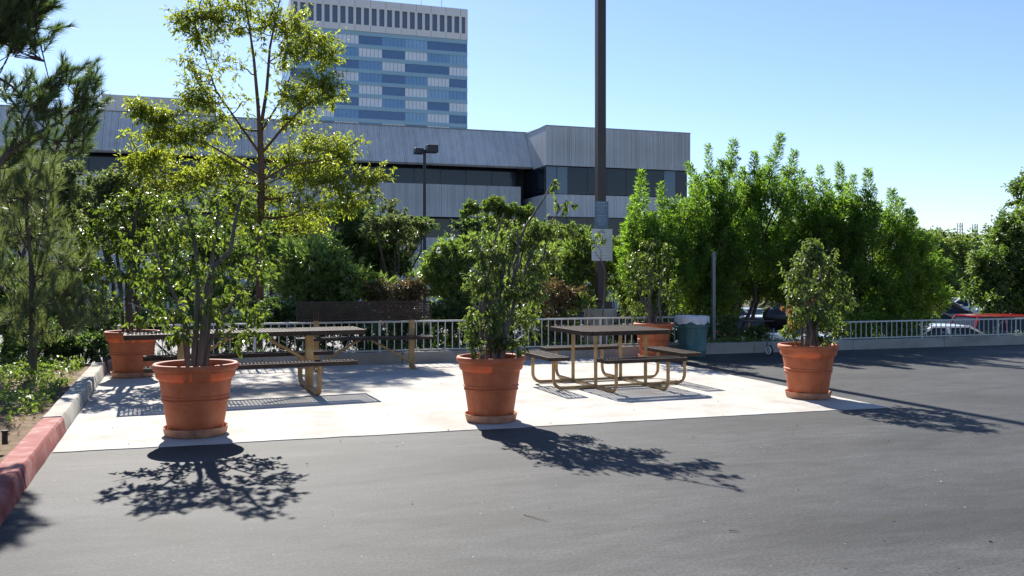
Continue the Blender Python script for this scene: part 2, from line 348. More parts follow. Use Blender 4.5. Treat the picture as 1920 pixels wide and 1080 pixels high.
def plant(name, label, cat, base, m_leaf, m_bark, stems, clumps, leaf, group=None, droop=0.3, per=14, full=True, twigr=0.004, twigs=True,
          reach=True, out=0.7, wild=0.6, flat=0.7, root=None, hollow=0.5, single=0, brn='branches', limb=(0.5, 0.012), shoots=None, trunk_n=8, extra=None):
    """a woody plant: tapered stems, limbs that run from the stems to each leaf clump, twigs and leaves"""
    base = Vector(base)
    r = root or tag(empty(name, base), label, cat, group)
    sub = lambda pts: [Vector(p) - base for p in pts]
    tb = MB(); nodes = []
    for pts, r0, r1 in stems:
        tb.tube(sub(pts), taper(r0, r1, len(pts)), trunk_n)
        for i in range(len(pts) - 1):
            for t in (0.0, 0.33, 0.66): nodes.append((Vector(pts[i]).lerp(Vector(pts[i + 1]), t), r0 + (r1 - r0) * (i + t) / (len(pts) - 1), (i + t) / (len(pts) - 1)))
        nodes.append((Vector(pts[-1]), r1, 1.0))
    if stems: tb.build('trunk', m_bark, r, smooth=True)
    Ps = []; Ds = []; bb = MB()
    for c, Rd, n in clumps:
        P, D, tw = clump(c, Rd, n, per, droop, out, wild, hollow); Ps.append(P); Ds.append(D)
        if reach and nodes:
            cv = Vector(c)
            best = min(nodes, key=lambda nd: (nd[0] - cv).length + max(0, nd[0].z - cv.z + 0.15 * (cv - nd[0]).length) * 1.6 + (0.4 if nd[2] < 0.3 else 0))
            pts = wiggle(best[0], cv, 4, 0.05, -0.05)
            bb.tube(sub(pts), taper(min(best[1] * limb[0] + 0.002, best[1]), limb[1] * .5, 5), 5, False)
        if twigs:
            for s_, e_ in tw[::2]: bb.tube(sub([s_, Vector(s_).lerp(Vector(e_), .6) + Vector((0, 0, .01)), e_]), [twigr, twigr * .7, twigr * .35], 3, False)
    for b_, t_, Rr, n in (shoots or []):
        P, D = shoot(b_, t_, Rr, n); Ps.append(P); Ds.append(D)
        if twigs: bb.tube(sub([b_, t_]), [twigr * 1.6, twigr * .5], 3, False)
    if bb.v: bb.build(brn, m_bark, r)['kind'] = 'stuff'
    P = np.concatenate(Ps); D = np.concatenate(Ds)
    if single:   # the leaves that show largest, each an object
        near = np.argsort(P[:, 1] + rng.uniform(0, 0.25, len(P)))[:single]; keep = np.ones(len(P), bool); keep[near] = False
        V, lo, sz, rv = leaf_geo(np.zeros((6, 3)), np.tile([1.0, 0, 0], (6, 1)), leaf[0], leaf[1], full=True, flat=0.02)
        protos = [raw_mesh('leaf', V[i * 6:i * 6 + 6], lo[:8], sz[:2], np.full(2, .15 + .14 * i)) for i in range(6)]
        for pm in protos: pm.materials.append(m_leaf)
        for j, i in enumerate(near):
            o = bpy.data.objects.new('leaf', protos[j % 6]); COL.objects.link(o); o.parent = r
            o.location = Vector(P[i]) - base; d = Vector(D[i]).normalized()
            o.rotation_euler = (d.to_track_quat('X', 'Z').to_matrix() @ Matrix.Rotation(random.gauss(0, .6), 3, 'X')).to_euler()
            o.scale = (random.uniform(.75, 1.15),) * 3
        P, D = P[keep], D[keep]
    fo = put(leaf_geo(P, D, leaf[0], leaf[1], full=full, flat=flat), 'foliage', m_leaf, r, base)
    fo['kind'] = 'stuff'
    return r
def pc(u, v, Y, ru, rv, n, ry=None):
    """clump measured in photo units: centre u,v at plane Y, radii ru,rv"""
    k = ppm(u, Y); return (at(u, v, Y), (ru / k, (ry if ry else (ru + rv) / 2 / k), rv / k), n)

# ================================================================== SETTING
def struct(name, mb, m, **k):
    o = mb.build(name, m, **k); o['kind'] = 'structure'; return o
LOW = -1.4
g = MB(); g.add([(-3000, -3000, LOW - .06), (3000, -3000, LOW - .06), (3000, 3000, LOW - .06), (-3000, 3000, LOW - .06)], [(0, 1, 2, 3)]); struct('ground', g, M['terrain'])
g = MB(); g.add([(-60, 18.5, LOW), (140, 18.5, LOW), (140, 62, LOW), (-60, 62, LOW)], [(0, 1, 2, 3)]); struct('lower_parking_lot', g, M['asphalt_low'])
def kx(y): return -1.47 - 0.055 * (y - 8.49)      # foot of the left kerb
g = MB(); pts = [(kx(-14) - .1, -14), (60, -14), (60, 15.2), (kx(15.2) - .1, 15.2)]; g.prism(pts, -1.35, 0.0); struct('parking_lot', g, M['asphalt'])
g = MB(); ed = [(kx(8.48) + .004, 8.50)] + [(kx(8.48) + (7.30 - kx(8.48)) * i / 60, 8.50 - .08 * i / 60 + random.gauss(0, .006)) for i in range(1, 60)] + [(7.30, 8.42)] + [(7.30 + .10 * i / 40 + random.gauss(0, .006), 8.42 + 6.73 * i / 40) for i in range(1, 40)]
g.prism(ed + [(7.40, 15.149), (kx(15.14) + .004, 15.149)], -0.02, 0.007); struct('concrete_pad', g, M['pad'])
def bed(name, x0, x1, y0, y1, nx, ny, h, m):
    xs = np.linspace(x0, x1, nx); ys = np.linspace(y0, y1, ny); X, Y = np.meshgrid(xs, ys); Z = h(X, Y)
    V = np.stack([X, Y, Z], 2).reshape(-1, 3); i = np.arange((ny - 1) * nx).reshape(ny - 1, nx)[:, :-1].ravel()
    lo = np.stack([i, i + 1, i + nx + 1, i + nx], 1).ravel()
    me = raw_mesh(name, V, lo, np.full(len(i), 4)); me.polygons.foreach_set('use_smooth', [True] * len(me.polygons))
    o = link(name, me, m); o['kind'] = 'structure'; return o
def hbank(X, Y):
    t = np.clip((Y - 15.6) / 3.6, 0, 1); s = t * t * (3 - 2 * t)
    return 0.14 * (1 - s) + (LOW - .02) * s + 0.03 * np.sin(X * 3.1) * np.cos(Y * 2.7) * (1 - s)
bed('planting_bank', -1.5, 60, 15.33, 19.6, 130, 26, hbank, M['soil'])
def hleft(X, Y):
    e = np.clip((kx(Y) - .24 - X) / 1.2, 0, 1); t = np.clip((Y - 16.2) / 4, 0, 1)
    return (0.075 + 0.10 * e + 0.035 * np.sin(X * 4.1 + Y) * np.cos(Y * 3.3)) * (1 - t) + (LOW - .02) * t
def sheared():
    o = bed('planting_bed', -14, 0, -6, 20.5, 50, 90, lambda X, Y: X * 0, M['soil'])
    n = len(o.data.vertices); co = np.empty(n * 3); o.data.vertices.foreach_get('co', co); co = co.reshape(-1, 3)
    co[:, 0] = kx(co[:, 1]) - .17 + co[:, 0]; co[:, 2] = hleft(co[:, 0], co[:, 1]); o.data.vertices.foreach_set('co', co.ravel()); o.data.update()
sheared()
# left kerb: red painted length and bare concrete length, cast in segments
def kerb_seg(name, y0, y1, m, h0, parent):
    g = MB(); h = h0; wd = 0.18; b = 0.028
    def sec(y, dx=0): x = kx(y) + dx; return [(x, y, -.02), (x - b, y, h - .02), (x - b - .018, y, h), (x - wd - .03, y, h), (x - wd - .045, y, h - .02), (x - wd - .05, y, -.1)]
    n = max(2, int((y1 - y0) / .22)); vs = []; fs = []
    for i in range(n + 1):
        y = y0 + (y1 - y0) * i / n; sc = sec(y, random.uniform(-.004, .004))
        vs += [(a, bb, c + (random.uniform(-.004, .004) if c > .1 else 0)) for a, bb, c in sc]
    for i in range(n):
        for k in range(5): fs.append((i * 6 + k, i * 6 + k + 1, i * 6 + k + 7, i * 6 + k + 6))
    fs.append((0, 5, 4, 3, 2, 1)); fs.append(tuple(n * 6 + k for k in range(6)))
    g.add(vs, [f[::-1] if len(f) == 4 else f for f in fs]); return g.build(name, m, parent, smooth=True)
kr = empty('kerb', (0, 0, 0)); kr['kind'] = 'structure'
for y0, y1 in ((-4, -1), (-1, 2), (2, 4.6), (4.6, 7.15), (7.15, 9.62)): kerb_seg('red_painted_segment', y0, y1 - .006, M['red_paint'], .15, kr)
for y0, y1 in ((9.62, 11.4), (11.4, 13.3), (13.3, 15.34)): kerb_seg('concrete_segment', y0 + .003, y1 - .006, M['kerb'], .155, kr)
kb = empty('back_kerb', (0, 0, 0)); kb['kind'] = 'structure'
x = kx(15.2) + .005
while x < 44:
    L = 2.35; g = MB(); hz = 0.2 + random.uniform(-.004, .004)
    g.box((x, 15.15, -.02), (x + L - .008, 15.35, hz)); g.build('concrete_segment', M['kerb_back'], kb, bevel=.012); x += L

# ================================================================== RAILINGS
def railing(label, x0, x1, ztop, y, sp=0.13):
    r = tag(empty('steel_railing', (x0, y, .2)), label, 'railing', 'railings on the back kerb'); L = x1 - x0; h = ztop - .2
    g = MB(); g.box((0, -.018, h - .03), (L, .018, h)); g.build('top_rail', M['rail'], r)
    g = MB(); g.box((0, -.012, .02), (L, .012, .04)); g.build('bottom_rail', M['rail'], r)
    b = MB(); b.box((-.0075, -.0075, .04), (.0075, .0075, h - .03)); bm = b.mesh('baluster'); bm.materials.append(M['rail'])
    p = MB(); p.box((-.018, -.0175, -.03), (.02, .0175, h - .031)); pm = p.mesh('post'); pm.materials.append(M['rail'])
    n = int(L / sp)
    for i in range(n + 1):
        post = i % 16 == 0
        o = bpy.data.objects.new('post' if post else 'baluster', pm if post else bm); COL.objects.link(o); o.parent = r
        o.location = (min(i * sp + .02, L - .02), 0, 0); o.rotation_euler = (0, 0, 0 if post else random.gauss(0, .05))
railing('pale steel railing behind the picnic tables and bench, left of the trash can', -1.7, 8.35, .745, 15.25)
railing('lower pale steel railing in front of the parked cars, right of the barbecue', 12.0, 21.0, .585, 15.25)

# ================================================================== POTS
pp = MB(); pp.lathe([(.0, .012), (.245, .012), (.255, .03), (.298, .305), (.31, .31), (.314, .32), (.310, .332), (.302, .336), (.306, .345), (.317, .35), (.319, .36), (.310, .37),
    (.334, .512), (.352, .52), (.362, .532), (.366, .55), (.372, .595), (.386, .60), (.396, .612), (.40, .63), (.396, .648), (.384, .658), (.366, .658), (.352, .645), (.346, .615), (.357, .59)], 64)
POT = pp.mesh('pot', True, 50); POT.materials.append(M['pot'])
ps = MB(); ps.lathe([(0, 0), (.27, 0), (.285, .01), (.300, .07), (.306, .075), (.306, .08), (.298, .08), (.290, .07), (.276, .02), (0, .016)], 56); SAU = ps.mesh('saucer', True, 50); SAU.materials.append(M['saucer'])
so = MB()
vs = [(0, 0, .515)]; fs = []
for k in range(1, 8):
    for j in range(32): a = 2 * math.pi * j / 32; rr = .334 * k / 7; vs.append((rr * math.cos(a), rr * math.sin(a), .505 + random.uniform(-.012, .012) if k < 7 else .5))
for j in range(32): fs.append((0, 1 + j, 1 + (j + 1) % 32))
for k in range(6):
    for j in range(32): a = 1 + k * 32; fs.append((a + j, a + 32 + j, a + 32 + (j + 1) % 32, a + (j + 1) % 32))
so.add(vs, fs); SOIL = so.mesh('soil', True); SOIL.materials.append(M['pot_soil'])
def pot(name, label, x, y, sx, sz, rz, tilt=0):
    r = tag(empty(name, (x, y, .008)), label, 'potted tree', 'terracotta coloured pots around the pad')
    for nm, me, z in (('pot', POT, .012), ('saucer', SAU, 0), ('soil', SOIL, .012)):
        o = bpy.data.objects.new(nm, me); COL.objects.link(o); o.parent = r; o.scale = (sx, sx, sz); o.rotation_euler = (0, 0, rz); o.location = (0, 0, z)
    return r
def stems_at(x, y, n, spread, z0, tops, r0, r1, k=5, amt=.03):
    out = []
    for i in range(n):
        t = tops[i % len(tops)]; a = random.uniform(0, 6.28); rr = spread * random.random() ** .5
        out.append((wiggle((x + rr * math.cos(a), y + rr * math.sin(a), z0), t, k, amt), r0 * random.uniform(.75, 1.15), r1))
    return out
# --- near left pot
Y = 9.05; px, py = -.31, 9.05
r = pot('potted_ficus', 'open leafy ficus in the nearest terracotta pot, left front of the pad', px, py, 1.0, 1.03, .3)
z0 = .52
st = [([(px + .03, py, z0), at(384, 600, Y), at(388, 540, Y), at(400, 500, Y - .05), at(432, 470, Y - .1), at(442, 410, Y - .1), at(455, 360, Y)], .042, .012),
      ([(px - .03, py + .04, z0), at(368, 610, Y), at(372, 520, Y + .1), at(362, 430, Y + .15), at(340, 370, Y + .15)], .036, .010),
      ([(px + .05, py + .05, z0), at(392, 600, Y + .1), at(398, 480, Y + .2), at(410, 400, Y + .25), at(405, 350, Y + .3)], .03, .009),
      ([(px - .07, py - .03, z0), at(352, 620, Y - .05), at(330, 560, Y - .15), at(300, 500, Y - .2), at(285, 440, Y - .2)], .024, .007),
      ([(px + .09, py - .02, z0), at(392, 650, Y - .05), at(420, 590, Y - .1), at(470, 520, Y - .1), at(492, 460, Y - .1)], .018, .006),
      ([(px - .08, py + .02, z0), at(345, 640, Y), at(320, 600, Y), at(285, 585, Y - .1), at(240, 568, Y - .15)], .012, .004)]
cl = [pc(a, b, Y + dy, ru, rv, n) for a, b, dy, ru, rv, n in (
    (330, 378, .15, 45, 30, 170), (385, 365, .3, 40, 30, 130), (450, 368, 0, 45, 30, 170), (410, 425, .1, 55, 40, 230), (300, 440, -.1, 50, 45, 240), (355, 440, .2, 45, 40, 180),
    (480, 435, -.1, 38, 45, 200), (350, 500, -.2, 55, 40, 230), (275, 520, -.2, 45, 40, 190), (430, 505, -.2, 55, 45, 240), (490, 500, 0, 30, 38, 150), (315, 580, -.2, 45, 38, 180),
    (460, 575, -.1, 42, 36, 160), (400, 575, -.25, 35, 35, 120), (345, 625, -.15, 36, 30, 130), (440, 632, -.15, 38, 32, 130), (275, 600, -.15, 30, 26, 90), (480, 610, -.1, 26, 26, 80), (370, 560, .25, 60, 45, 190), (240, 470, 0, 28, 35, 90))]
plant('potted_ficus', '', '', (px, py, .008), M['lf_ficus'], M['bark_grey'], st, [(c, tuple(v * 1.08 for v in q), int(n * .8)) for c, q, n in cl], (.064, .034), droop=.95, per=9, root=r, single=300, wild=.75, flat=1.0, twigr=.0035, hollow=.4)
# --- middle pot
Y = 8.95; px, py = 2.64, 8.95
r = pot('potted_ficus', 'bushy many-stemmed ficus leaning right in the middle front pot', px, py, .925, 1.02, 1.1)
tops = [at(a, b, Y + d) for a, b, d in ((905, 470, 0), (930, 450, .1), (950, 460, -.05), (965, 520, .1), (985, 450, .1), (1005, 420, 0), (915, 540, -.1), (945, 400, .15), (1030, 425, .1), (970, 430, -.1))]
st = stems_at(px, py, 15, .16, .5, tops, .03, .008)
st += [([(px + .08, py, .52), at(945, 600, Y), at(955, 500, Y), at(985, 425, Y - .05), at(1018, 375, Y - .05), at(1040, 335, Y)], .022, .006),
       ([(px + .1, py + .05, .52), at(965, 560, Y), at(1000, 470, Y), at(1035, 415, Y), at(1062, 375, Y)], .016, .004)]
cl = [pc(a, b, Y + dy, ru, rv, n) for a, b, dy, ru, rv, n in (
    (925, 475, 0, 48, 38, 420), (895, 530, -.1, 34, 36, 260), (970, 445, .1, 48, 34, 400), (1015, 430, 0, 45, 30, 330), (1058, 430, .05, 38, 20, 200), (930, 590, -.15, 42, 46, 330), (882, 605, -.1, 20, 42, 190),
    (960, 535, -.1, 50, 45, 430), (1005, 495, .1, 45, 42, 360), (985, 590, .1, 36, 45, 270), (1030, 480, .2, 34, 30, 200), (1080, 437, .1, 20, 14, 80), (1038, 345, 0, 16, 16, 36), (1065, 380, 0, 18, 12, 36), (1045, 390, 0, 30, 14, 36),
    (888, 640, -.15, 18, 30, 110), (935, 645, -.12, 34, 26, 140), (975, 640, -.1, 26, 26, 110), (1000, 545, -.1, 40, 40, 240), (900, 450, .2, 26, 26, 120))]
plant('potted_ficus', '', '', (px, py, .008), M['lf_ficus_dull'], M['bark_grey'], st, [(c, q, int(n * 1.45)) for c, q, n in cl], (.06, .022), droop=1.1, per=10, root=r, twigr=.0035, hollow=.3)
# --- right pot
Y = 9.4; px, py = 6.93, 9.4
r = pot('potted_ficus', 'dense ficus with some russet leaves in the right front pot', px, py, .93, 1.0, 2.2)
tops = [at(a, b, Y + d) for a, b, d in ((1508, 465, 0), (1525, 452, .1), (1538, 465, 0), (1555, 520, .1), (1500, 540, -.1), (1530, 540, 0))]
st = stems_at(px, py, 9, .12, .52, tops, .026, .006)
cl = [pc(a, b, Y + dy, ru, rv, n) for a, b, dy, ru, rv, n in (
    (1520, 480, 0, 36, 24, 380), (1555, 490, .1, 26, 24, 200), (1522, 458, .05, 26, 14, 180), (1492, 515, -.1, 28, 32, 300), (1548, 515, .1, 40, 36, 420), (1578, 555, .1, 28, 38, 300), (1500, 585, -.1, 32, 32, 260), (1540, 590, -.05, 40, 40, 400),
    (1572, 612, 0, 26, 24, 190), (1520, 545, .1, 50, 40, 360), (1480, 622, -.1, 24, 18, 130), (1545, 640, -.05, 30, 18, 130), (1490, 560, -.2, 24, 24, 160))]
plant('potted_ficus', '', '', (px, py, .008), M['lf_ficus_dull'], M['bark_grey'], st, [(c, q, int(n * 1.6)) for c, q, n in cl], (.058, .022), droop=1.1, per=10, root=r, twigr=.0035, hollow=.4)
rus = [pc(a, b, 9.4 + d, ru, rv, n) for a, b, d, ru, rv, n in ((1482, 578, -.2, 14, 16, 56), (1492, 604, -.2, 14, 14, 48), (1512, 560, -.25, 22, 18, 24))]
P_r, D_r = zip(*[clump(c, q, n, 8, 1.0)[:2] for c, q, n in rus]); fr = put(leaf_geo(np.concatenate(P_r), np.concatenate(D_r), .055, .021), 'russet_foliage', M['lf_ficus_red'], r, (px, py, .008)); fr['kind'] = 'stuff'
# --- far left pot
Y = 14.5; px, py = -1.40, 14.45
r = pot('potted_ficus', 'tall dark-trunked ficus in the far left pot beside the kerb corner', px, py, 1.0, 1.03, .9)
st = [([(px - .03, py, .52), at(240, 540, Y), at(244, 470, Y), at(255, 400, Y), at(268, 350, Y)], .06, .014), ([(px + .1, py, .52), at(256, 540, Y), at(252, 460, Y), at(225, 400, Y), at(205, 370, Y)], .04, .012),
      ([(px - .12, py, .52), at(228, 560, Y), at(215, 500, Y), at(190, 440, Y)], .025, .009), ([at(248, 480, Y), at(275, 440, Y), at(300, 400, Y), at(315, 380, Y)], .025, .008)]
cl = [pc(a, b, Y + dy, ru, rv, n) for a, b, dy, ru, rv, n in (
    (205, 395, 0, 36, 30, 300), (255, 375, .2, 38, 32, 320), (305, 375, 0, 40, 30, 320), (170, 445, -.2, 34, 36, 320), (225, 445, 0, 42, 40, 380), (290, 440, .1, 42, 40, 360), (185, 505, -.2, 34, 34, 280), (245, 510, -.3, 36, 34, 250),
    (300, 500, 0, 34, 40, 280), (200, 555, -.2, 30, 24, 180), (285, 555, -.1, 30, 28, 180), (150, 485, -.1, 26, 26, 160))]
plant('potted_ficus', '', '', (px, py, .008), M['lf_ficus'], M['bark_dark'], st, cl, (.085, .042), droop=.7, per=10, root=r, twigr=.005, hollow=.4)
# --- pot behind the square table
Y = 14.6; px, py = 7.42, 14.6
r = pot('potted_ficus', 'round ficus in the terracotta pot behind the square table beside the trash can', px, py, .93, .98, 1.7)
tops = [at(a, b, Y + d) for a, b, d in ((1205, 480, 0), (1225, 470, .1), (1245, 490, 0), (1195, 530, -.1), (1250, 540, .1))]
st = stems_at(px, py, 7, .12, .52, tops, .03, .008)
cl = [pc(a, b, Y + dy, ru, rv, n) for a, b, dy, ru, rv, n in (
    (1200, 487, 0, 32, 28, 420), (1243, 480, .1, 32, 30, 420), (1186, 535, -.1, 26, 34, 360), (1252, 545, .1, 28, 34, 360), (1216, 520, -.2, 38, 36, 460), (1192, 578, -.1, 22, 20, 180), (1225, 455, .1, 28, 14, 160), (1245, 580, 0, 22, 18, 120))]
plant('potted_ficus', '', '', (px, py, .008), M['lf_ficus'], M['bark_grey'], st, cl, (.07, .03), droop=.7, per=10, root=r, twigr=.004, full=False, hollow=.4)

# ================================================================== TABLES AND BENCH
def lattice(L, W, T, cx, cy, wx=.012, rim=.03, skirt=.045, wy=None):
    """welded sheet with openings: two sets of bars plus a rolled edge, centred at 0"""
    g = MB(); h = T
    for a, b in (((-L / 2, -W / 2), (L / 2, -W / 2 + rim)), ((-L / 2, W / 2 - rim), (L / 2, W / 2))): g.box((a[0], a[1], -skirt), (b[0], b[1], 0))
    for a, b in (((-L / 2, -W / 2 + rim), (-L / 2 + rim, W / 2 - rim)), ((L / 2 - rim, -W / 2 + rim), (L / 2, W / 2 - rim))): g.box((a[0], a[1], -skirt), (b[0], b[1], -.0005))
    n = int((L - 2 * rim) / cx)
    for i in range(1, n):
        x = -L / 2 + rim + (L - 2 * rim) * i / n; g.box((x - wx / 2, -W / 2 + rim, -.009), (x + wx / 2, W / 2 - rim, -.001))
    n = int((W - 2 * rim) / cy)
    for i in range(1, n):
        y = -W / 2 + rim + (W - 2 * rim) * i / n; g.box((-L / 2 + rim, y - (wy or wx) / 2, -.0115), (L / 2 - rim, y + (wy or wx) / 2, -.0025))
    return g
def diamond(poly, axis, sp, wd, rim=.03, skirt=.055, tilt=.19):
    """expanded-metal sheet: two sets of slanting strands clipped to a convex outline, inside a rolled edge"""
    g = MB(); n = len(poly)
    for i in range(n): g.bar(Vector((*poly[i], -skirt / 2)), Vector((*poly[(i + 1) % n], -skirt / 2)), rim, skirt + i * .0004)
    ax = Vector(axis); ac = Vector((-ax.y, ax.x)); R_ = 1.2
    for sgn in (-1, 1):
        d = (ax + ac * tilt * sgn).normalized(); m = int(R_ / sp)
        for j in range(-m, m + 1):
            p = ac * (j * sp); t0, t1 = -3.0, 3.0
            for i in range(n):
                a = Vector(poly[i]); b = Vector(poly[(i + 1) % n]); nr = Vector((b.y - a.y, a.x - b.x)); den = d.dot(nr); num = (a - p).dot(nr)
                if abs(den) < 1e-9:
                    if num < 0: t1 = -9
                elif den > 0: t1 = min(t1, num / den)
                else: t0 = max(t0, num / den)
            if t1 - t0 > .02: z = -.006 - (.002 if sgn > 0 else 0); g.bar((*(p + d * t0), z), (*(p + d * t1), z), wd, .007)
    return g
HT = .815
t = tag(empty('picnic_table', (.22, 11.98, .007), R(5)), 'long rectangular mesh-top picnic table with two benches, behind the nearest pot', 'picnic table', 'picnic tables')
lattice(2.94, .80, .01, .044, .05, .014, skirt=.06).build('table_top', M['brown_mesh'], t, loc=(0, 0, HT))
for s in (-1, 1): lattice(2.5, .28, .01, .044, .05, .014, skirt=.05).build('bench_seat', M['brown_mesh'], t, loc=(0, s * .76, .455))
for s in (-1, 1):
    x = s * .80
    g = MB(); g.box((x - .05, -.05, 0), (x + .05, .05, HT - .05)); g.box((x - .045, -.36, HT - .055), (x + .045, .36, HT - .015)); g.build('post', M['beige'], t, bevel=.008)
    for q in (-1, 1):
        g = MB(); rb = .13; g.tube([(x, q * .06, .035), (x, q * (.74 - rb), .035)] + arc((x, q * (.74 - rb), .035 + rb), (0, 0, -1), (0, q, 0), rb) + [(x, q * .74, .42)], .034, 12)
        g.build('bench_leg', M['beige'], t, smooth=True)
        g = MB(); g.box((x - .03, q * .76 - .11, .418), (x + .03, q * .76 + .11, .442)); g.build('seat_bracket', M['beige'], t)
    g = MB(); g.tube([(x - s * .06, 0, .42), (s * .12, 0, HT - .03)], .022, 10); g.build('brace', M['beige'], t, smooth=True)
HT = .79
# square table with four attached benches
t = tag(empty('picnic_table', (5.10, 11.42, .007), R(2)), 'square mesh-top picnic table with four benches on bent beige pipes', 'picnic table', 'picnic tables')
diamond([(.65, -.56), (.65, .56), (.56, .65), (-.56, .65), (-.65, .56), (-.65, -.56), (-.56, -.65), (.56, -.65)], (0, 1), .052, .018).build('table_top', M['brown_mesh'], t, loc=(0, 0, HT))
o = MB()
for a, b in (((-.4, -.4), (.4, -.4)), ((-.4, .4), (.4, .4)), ((-.4, -.4), (-.4, .4)), ((.4, -.4), (.4, .4))): o.bar((*a, HT - .03), (*b, HT - .03), .03, .02)
o.build('top_frame', M['beige'], t)
OFF = 1.0
for k in range(4):
    ca, sa = round(math.cos(k * math.pi / 2)), round(math.sin(k * math.pi / 2)); rot = lambda p: (p[0] * ca - p[1] * sa, p[0] * sa + p[1] * ca, p[2])
    b = diamond([(.58, -.135), (.58, .135), (-.58, .135), (-.58, -.135)], (0, 1) if k % 2 == 0 else (1, 0), .05, .014, skirt=.045).build('bench_seat', M['brown_mesh'], t, loc=rot((0, -OFF, .455))); b.rotation_euler = (0, 0, k * math.pi / 2)
    g = MB(); g.tube([rot((-.38, -.38, .0)), rot((-.38, -.38, HT - .04))], .024, 10); g.build('post', M['beige'], t, smooth=True)
    for s in (-1, 1):
        rb = .12; x = s * .38
        g = MB(); g.tube([rot(p) for p in [(x, -.38, .026), (x, -OFF + rb, .026)] + [tuple(v) for v in arc((x, -OFF + rb, .026 + rb), (0, 0, -1), (0, -1, 0), rb)] + [(x, -OFF, .435)]], .023, 10)
        g.build('bench_leg', M['beige'], t, smooth=True)
    g = MB(); g.bar(rot((-.38, -.38, .03)), rot((.38, -.38, .03)), .03, .03); g.build('floor_bar', M['beige'], t)
# bench with mesh back against the kerb
t = tag(empty('park_bench', (2.12, 14.5, .007), R(-4)), 'dark mesh bench with a high backrest standing before the railing', 'bench')
lattice(2.2, .34, .01, .03, .03, .014).build('seat', M['brown_mesh'], t, loc=(0, -.12, .53))
b = lattice(2.2, .31, .01, .026, .026, .013).build('backrest', M['brown_mesh'], t, loc=(0, .035, .95)); b.rotation_euler = (R(84), 0, 0)
for s in (-1, 1):
    x = s * .78
    g = MB(); g.box((x - .045, .06, 0), (x + .045, .15, .93)); g.build('post', M['beige'], t, bevel=.006)
    g = MB(); g.tube([(x, .06, .03), (x, -.26, .03), (x + .0, -.30, .012)], [.03, .03, .028], 10); g.build('foot', M['beige'], t, smooth=True)
    g = MB(); g.box((x - .03, -.28, .485), (x + .03, .06, .517)); g.build('seat_bracket', M['beige'], t)
    g = MB(); g.tube([(x - s * .04, .03, .10), (s * .04, -.02, .50)], .02, 10); g.build('brace', M['beige'], t, smooth=True)

# ================================================================== STREET FURNITURE
# light pole on a round concrete footing, with the two signs
PX, PY = 7.45, 17.1
t = tag(empty('light_pole', (PX, PY, .05)), 'tall square bronze light pole on a round concrete footing behind the square table', 'light pole')
g = MB(); g.lathe([(0, -1.2), (.345, -1.2), (.35, .70), (.335, .765), (.305, .79), (0, .795)], 40); g.build('footing', M['pedestal'], t, smooth=True)
g = MB(); g.box((-.19, -.19, .79), (.19, .19, .93)); g.build('base_cover', M['bronze'], t, bevel=.01)
g = MB(); g.box((-.095, -.095, .93), (.09, .09, 7.85)); g.build('shaft', M['bronze'], t, bevel=.012)
g = MB(); g.box((-.05, -.62, 7.70), (.05, -.05, 7.78)); g.build('arm', M['bronze'], t)
g = MB(); g.box((-.2, -1.1, 7.62), (.2, -.55, 7.81)); g.build('lamp_head', M['bronze'], t, bevel=.02)
def sign(name, label, c, wd, h, m, rows, ink, head=None):
    t = tag(empty(name, (c[0], c[1], c[2])), label, 'sign', 'notices on the light pole')
    g = MB(); g.box((-wd / 2, -.004, 0), (wd / 2, .004, h)); g.build('plate', m, t)
    for zc, hh, frac in rows:
        g = MB(); x = -wd * frac / 2
        while x < wd * frac / 2 - .01:
            l = min(random.uniform(.02, .06), wd * frac / 2 - x); nx = x
            while nx < x + l - .004:
                cw = random.uniform(.35, .6) * hh; g.box((nx, -.0065, h * zc - hh / 2 * random.uniform(.6, 1)), (min(nx + cw * .7, x + l), -.0042, h * zc + hh / 2)); nx += cw
            x += l + hh * .6
        if g.v: g.build('text_line', ink if zc < .85 or not head else head, t)['kind'] = 'stuff'
    return t
zb = lambda v: EYE - (v - HOR) / ppm(1124, PY)
sign('notice_sign', 'blue-grey notice with pale lettering on the pole, above the white notice', (PX - .02, PY - .102, zb(428)), .31, (428 - 378) / ppm(1124, PY), M['sign_blue'],
     [(.93, .04, .5), (.83, .026, .86), (.74, .022, .4), (.66, .022, .72), (.58, .02, .4), (.46, .022, .66), (.38, .022, .5), (.30, .022, .7), (.22, .022, .5), (.14, .02, .4)], M['ink_pale'])
sign('notice_sign', 'white notice with a dark heading on the pole, below the blue-grey notice', (PX - .012, PY - .112, zb(489)), .47, (488.5 - 429) / ppm(1124, PY), M['sign_white'],
     [(.95, .03, .12), (.89, .04, .42), (.80, .014, .5), (.72, .012, .8), (.65, .012, .8), (.58, .012, .76), (.5, .012, .8), (.42, .012, .8), (.34, .012, .7), (.26, .012, .8), (.16, .012, .86), (.08, .012, .86)], M['ink_grey'], M['ink_dark'])
# trash can
t = tag(empty('trash_can', (8.32, 14.78, .004)), 'teal plastic trash can with a white liner folded over its rim', 'trash can')
g = MB(); g.lathe([(0, .0), (.235, 0), (.245, .02), (.252, .10), (.262, .11), (.264, .16), (.258, .17), (.285, .55), (.297, .56), (.297, .61), (.288, .62), (.293, .70), (.31, .715), (.312, .745), (.30, .75), (.28, .745), (.24, .05), (0, .04)], 48); g.build('bin', M['teal'], t, smooth=True)
g = MB(); n = 56; prof = [(.316, .635), (.318, .69), (.322, .745), (.315, .768), (.295, .77), (.275, .74), (.26, .5), (.0, .42)]; vs = []; fs = []
for i, (a, z) in enumerate(prof):
    for k in range(n):
        th = 2 * math.pi * k / n; wob = 1 + .012 * math.sin(9 * th + i) + random.uniform(-.006, .006); zz = z + (.022 * math.sin(5 * th) + .012 * math.sin(11 * th) if i == 0 else random.uniform(-.006, .006))
        vs.append((a * wob * math.cos(th), a * wob * math.sin(th), zz))
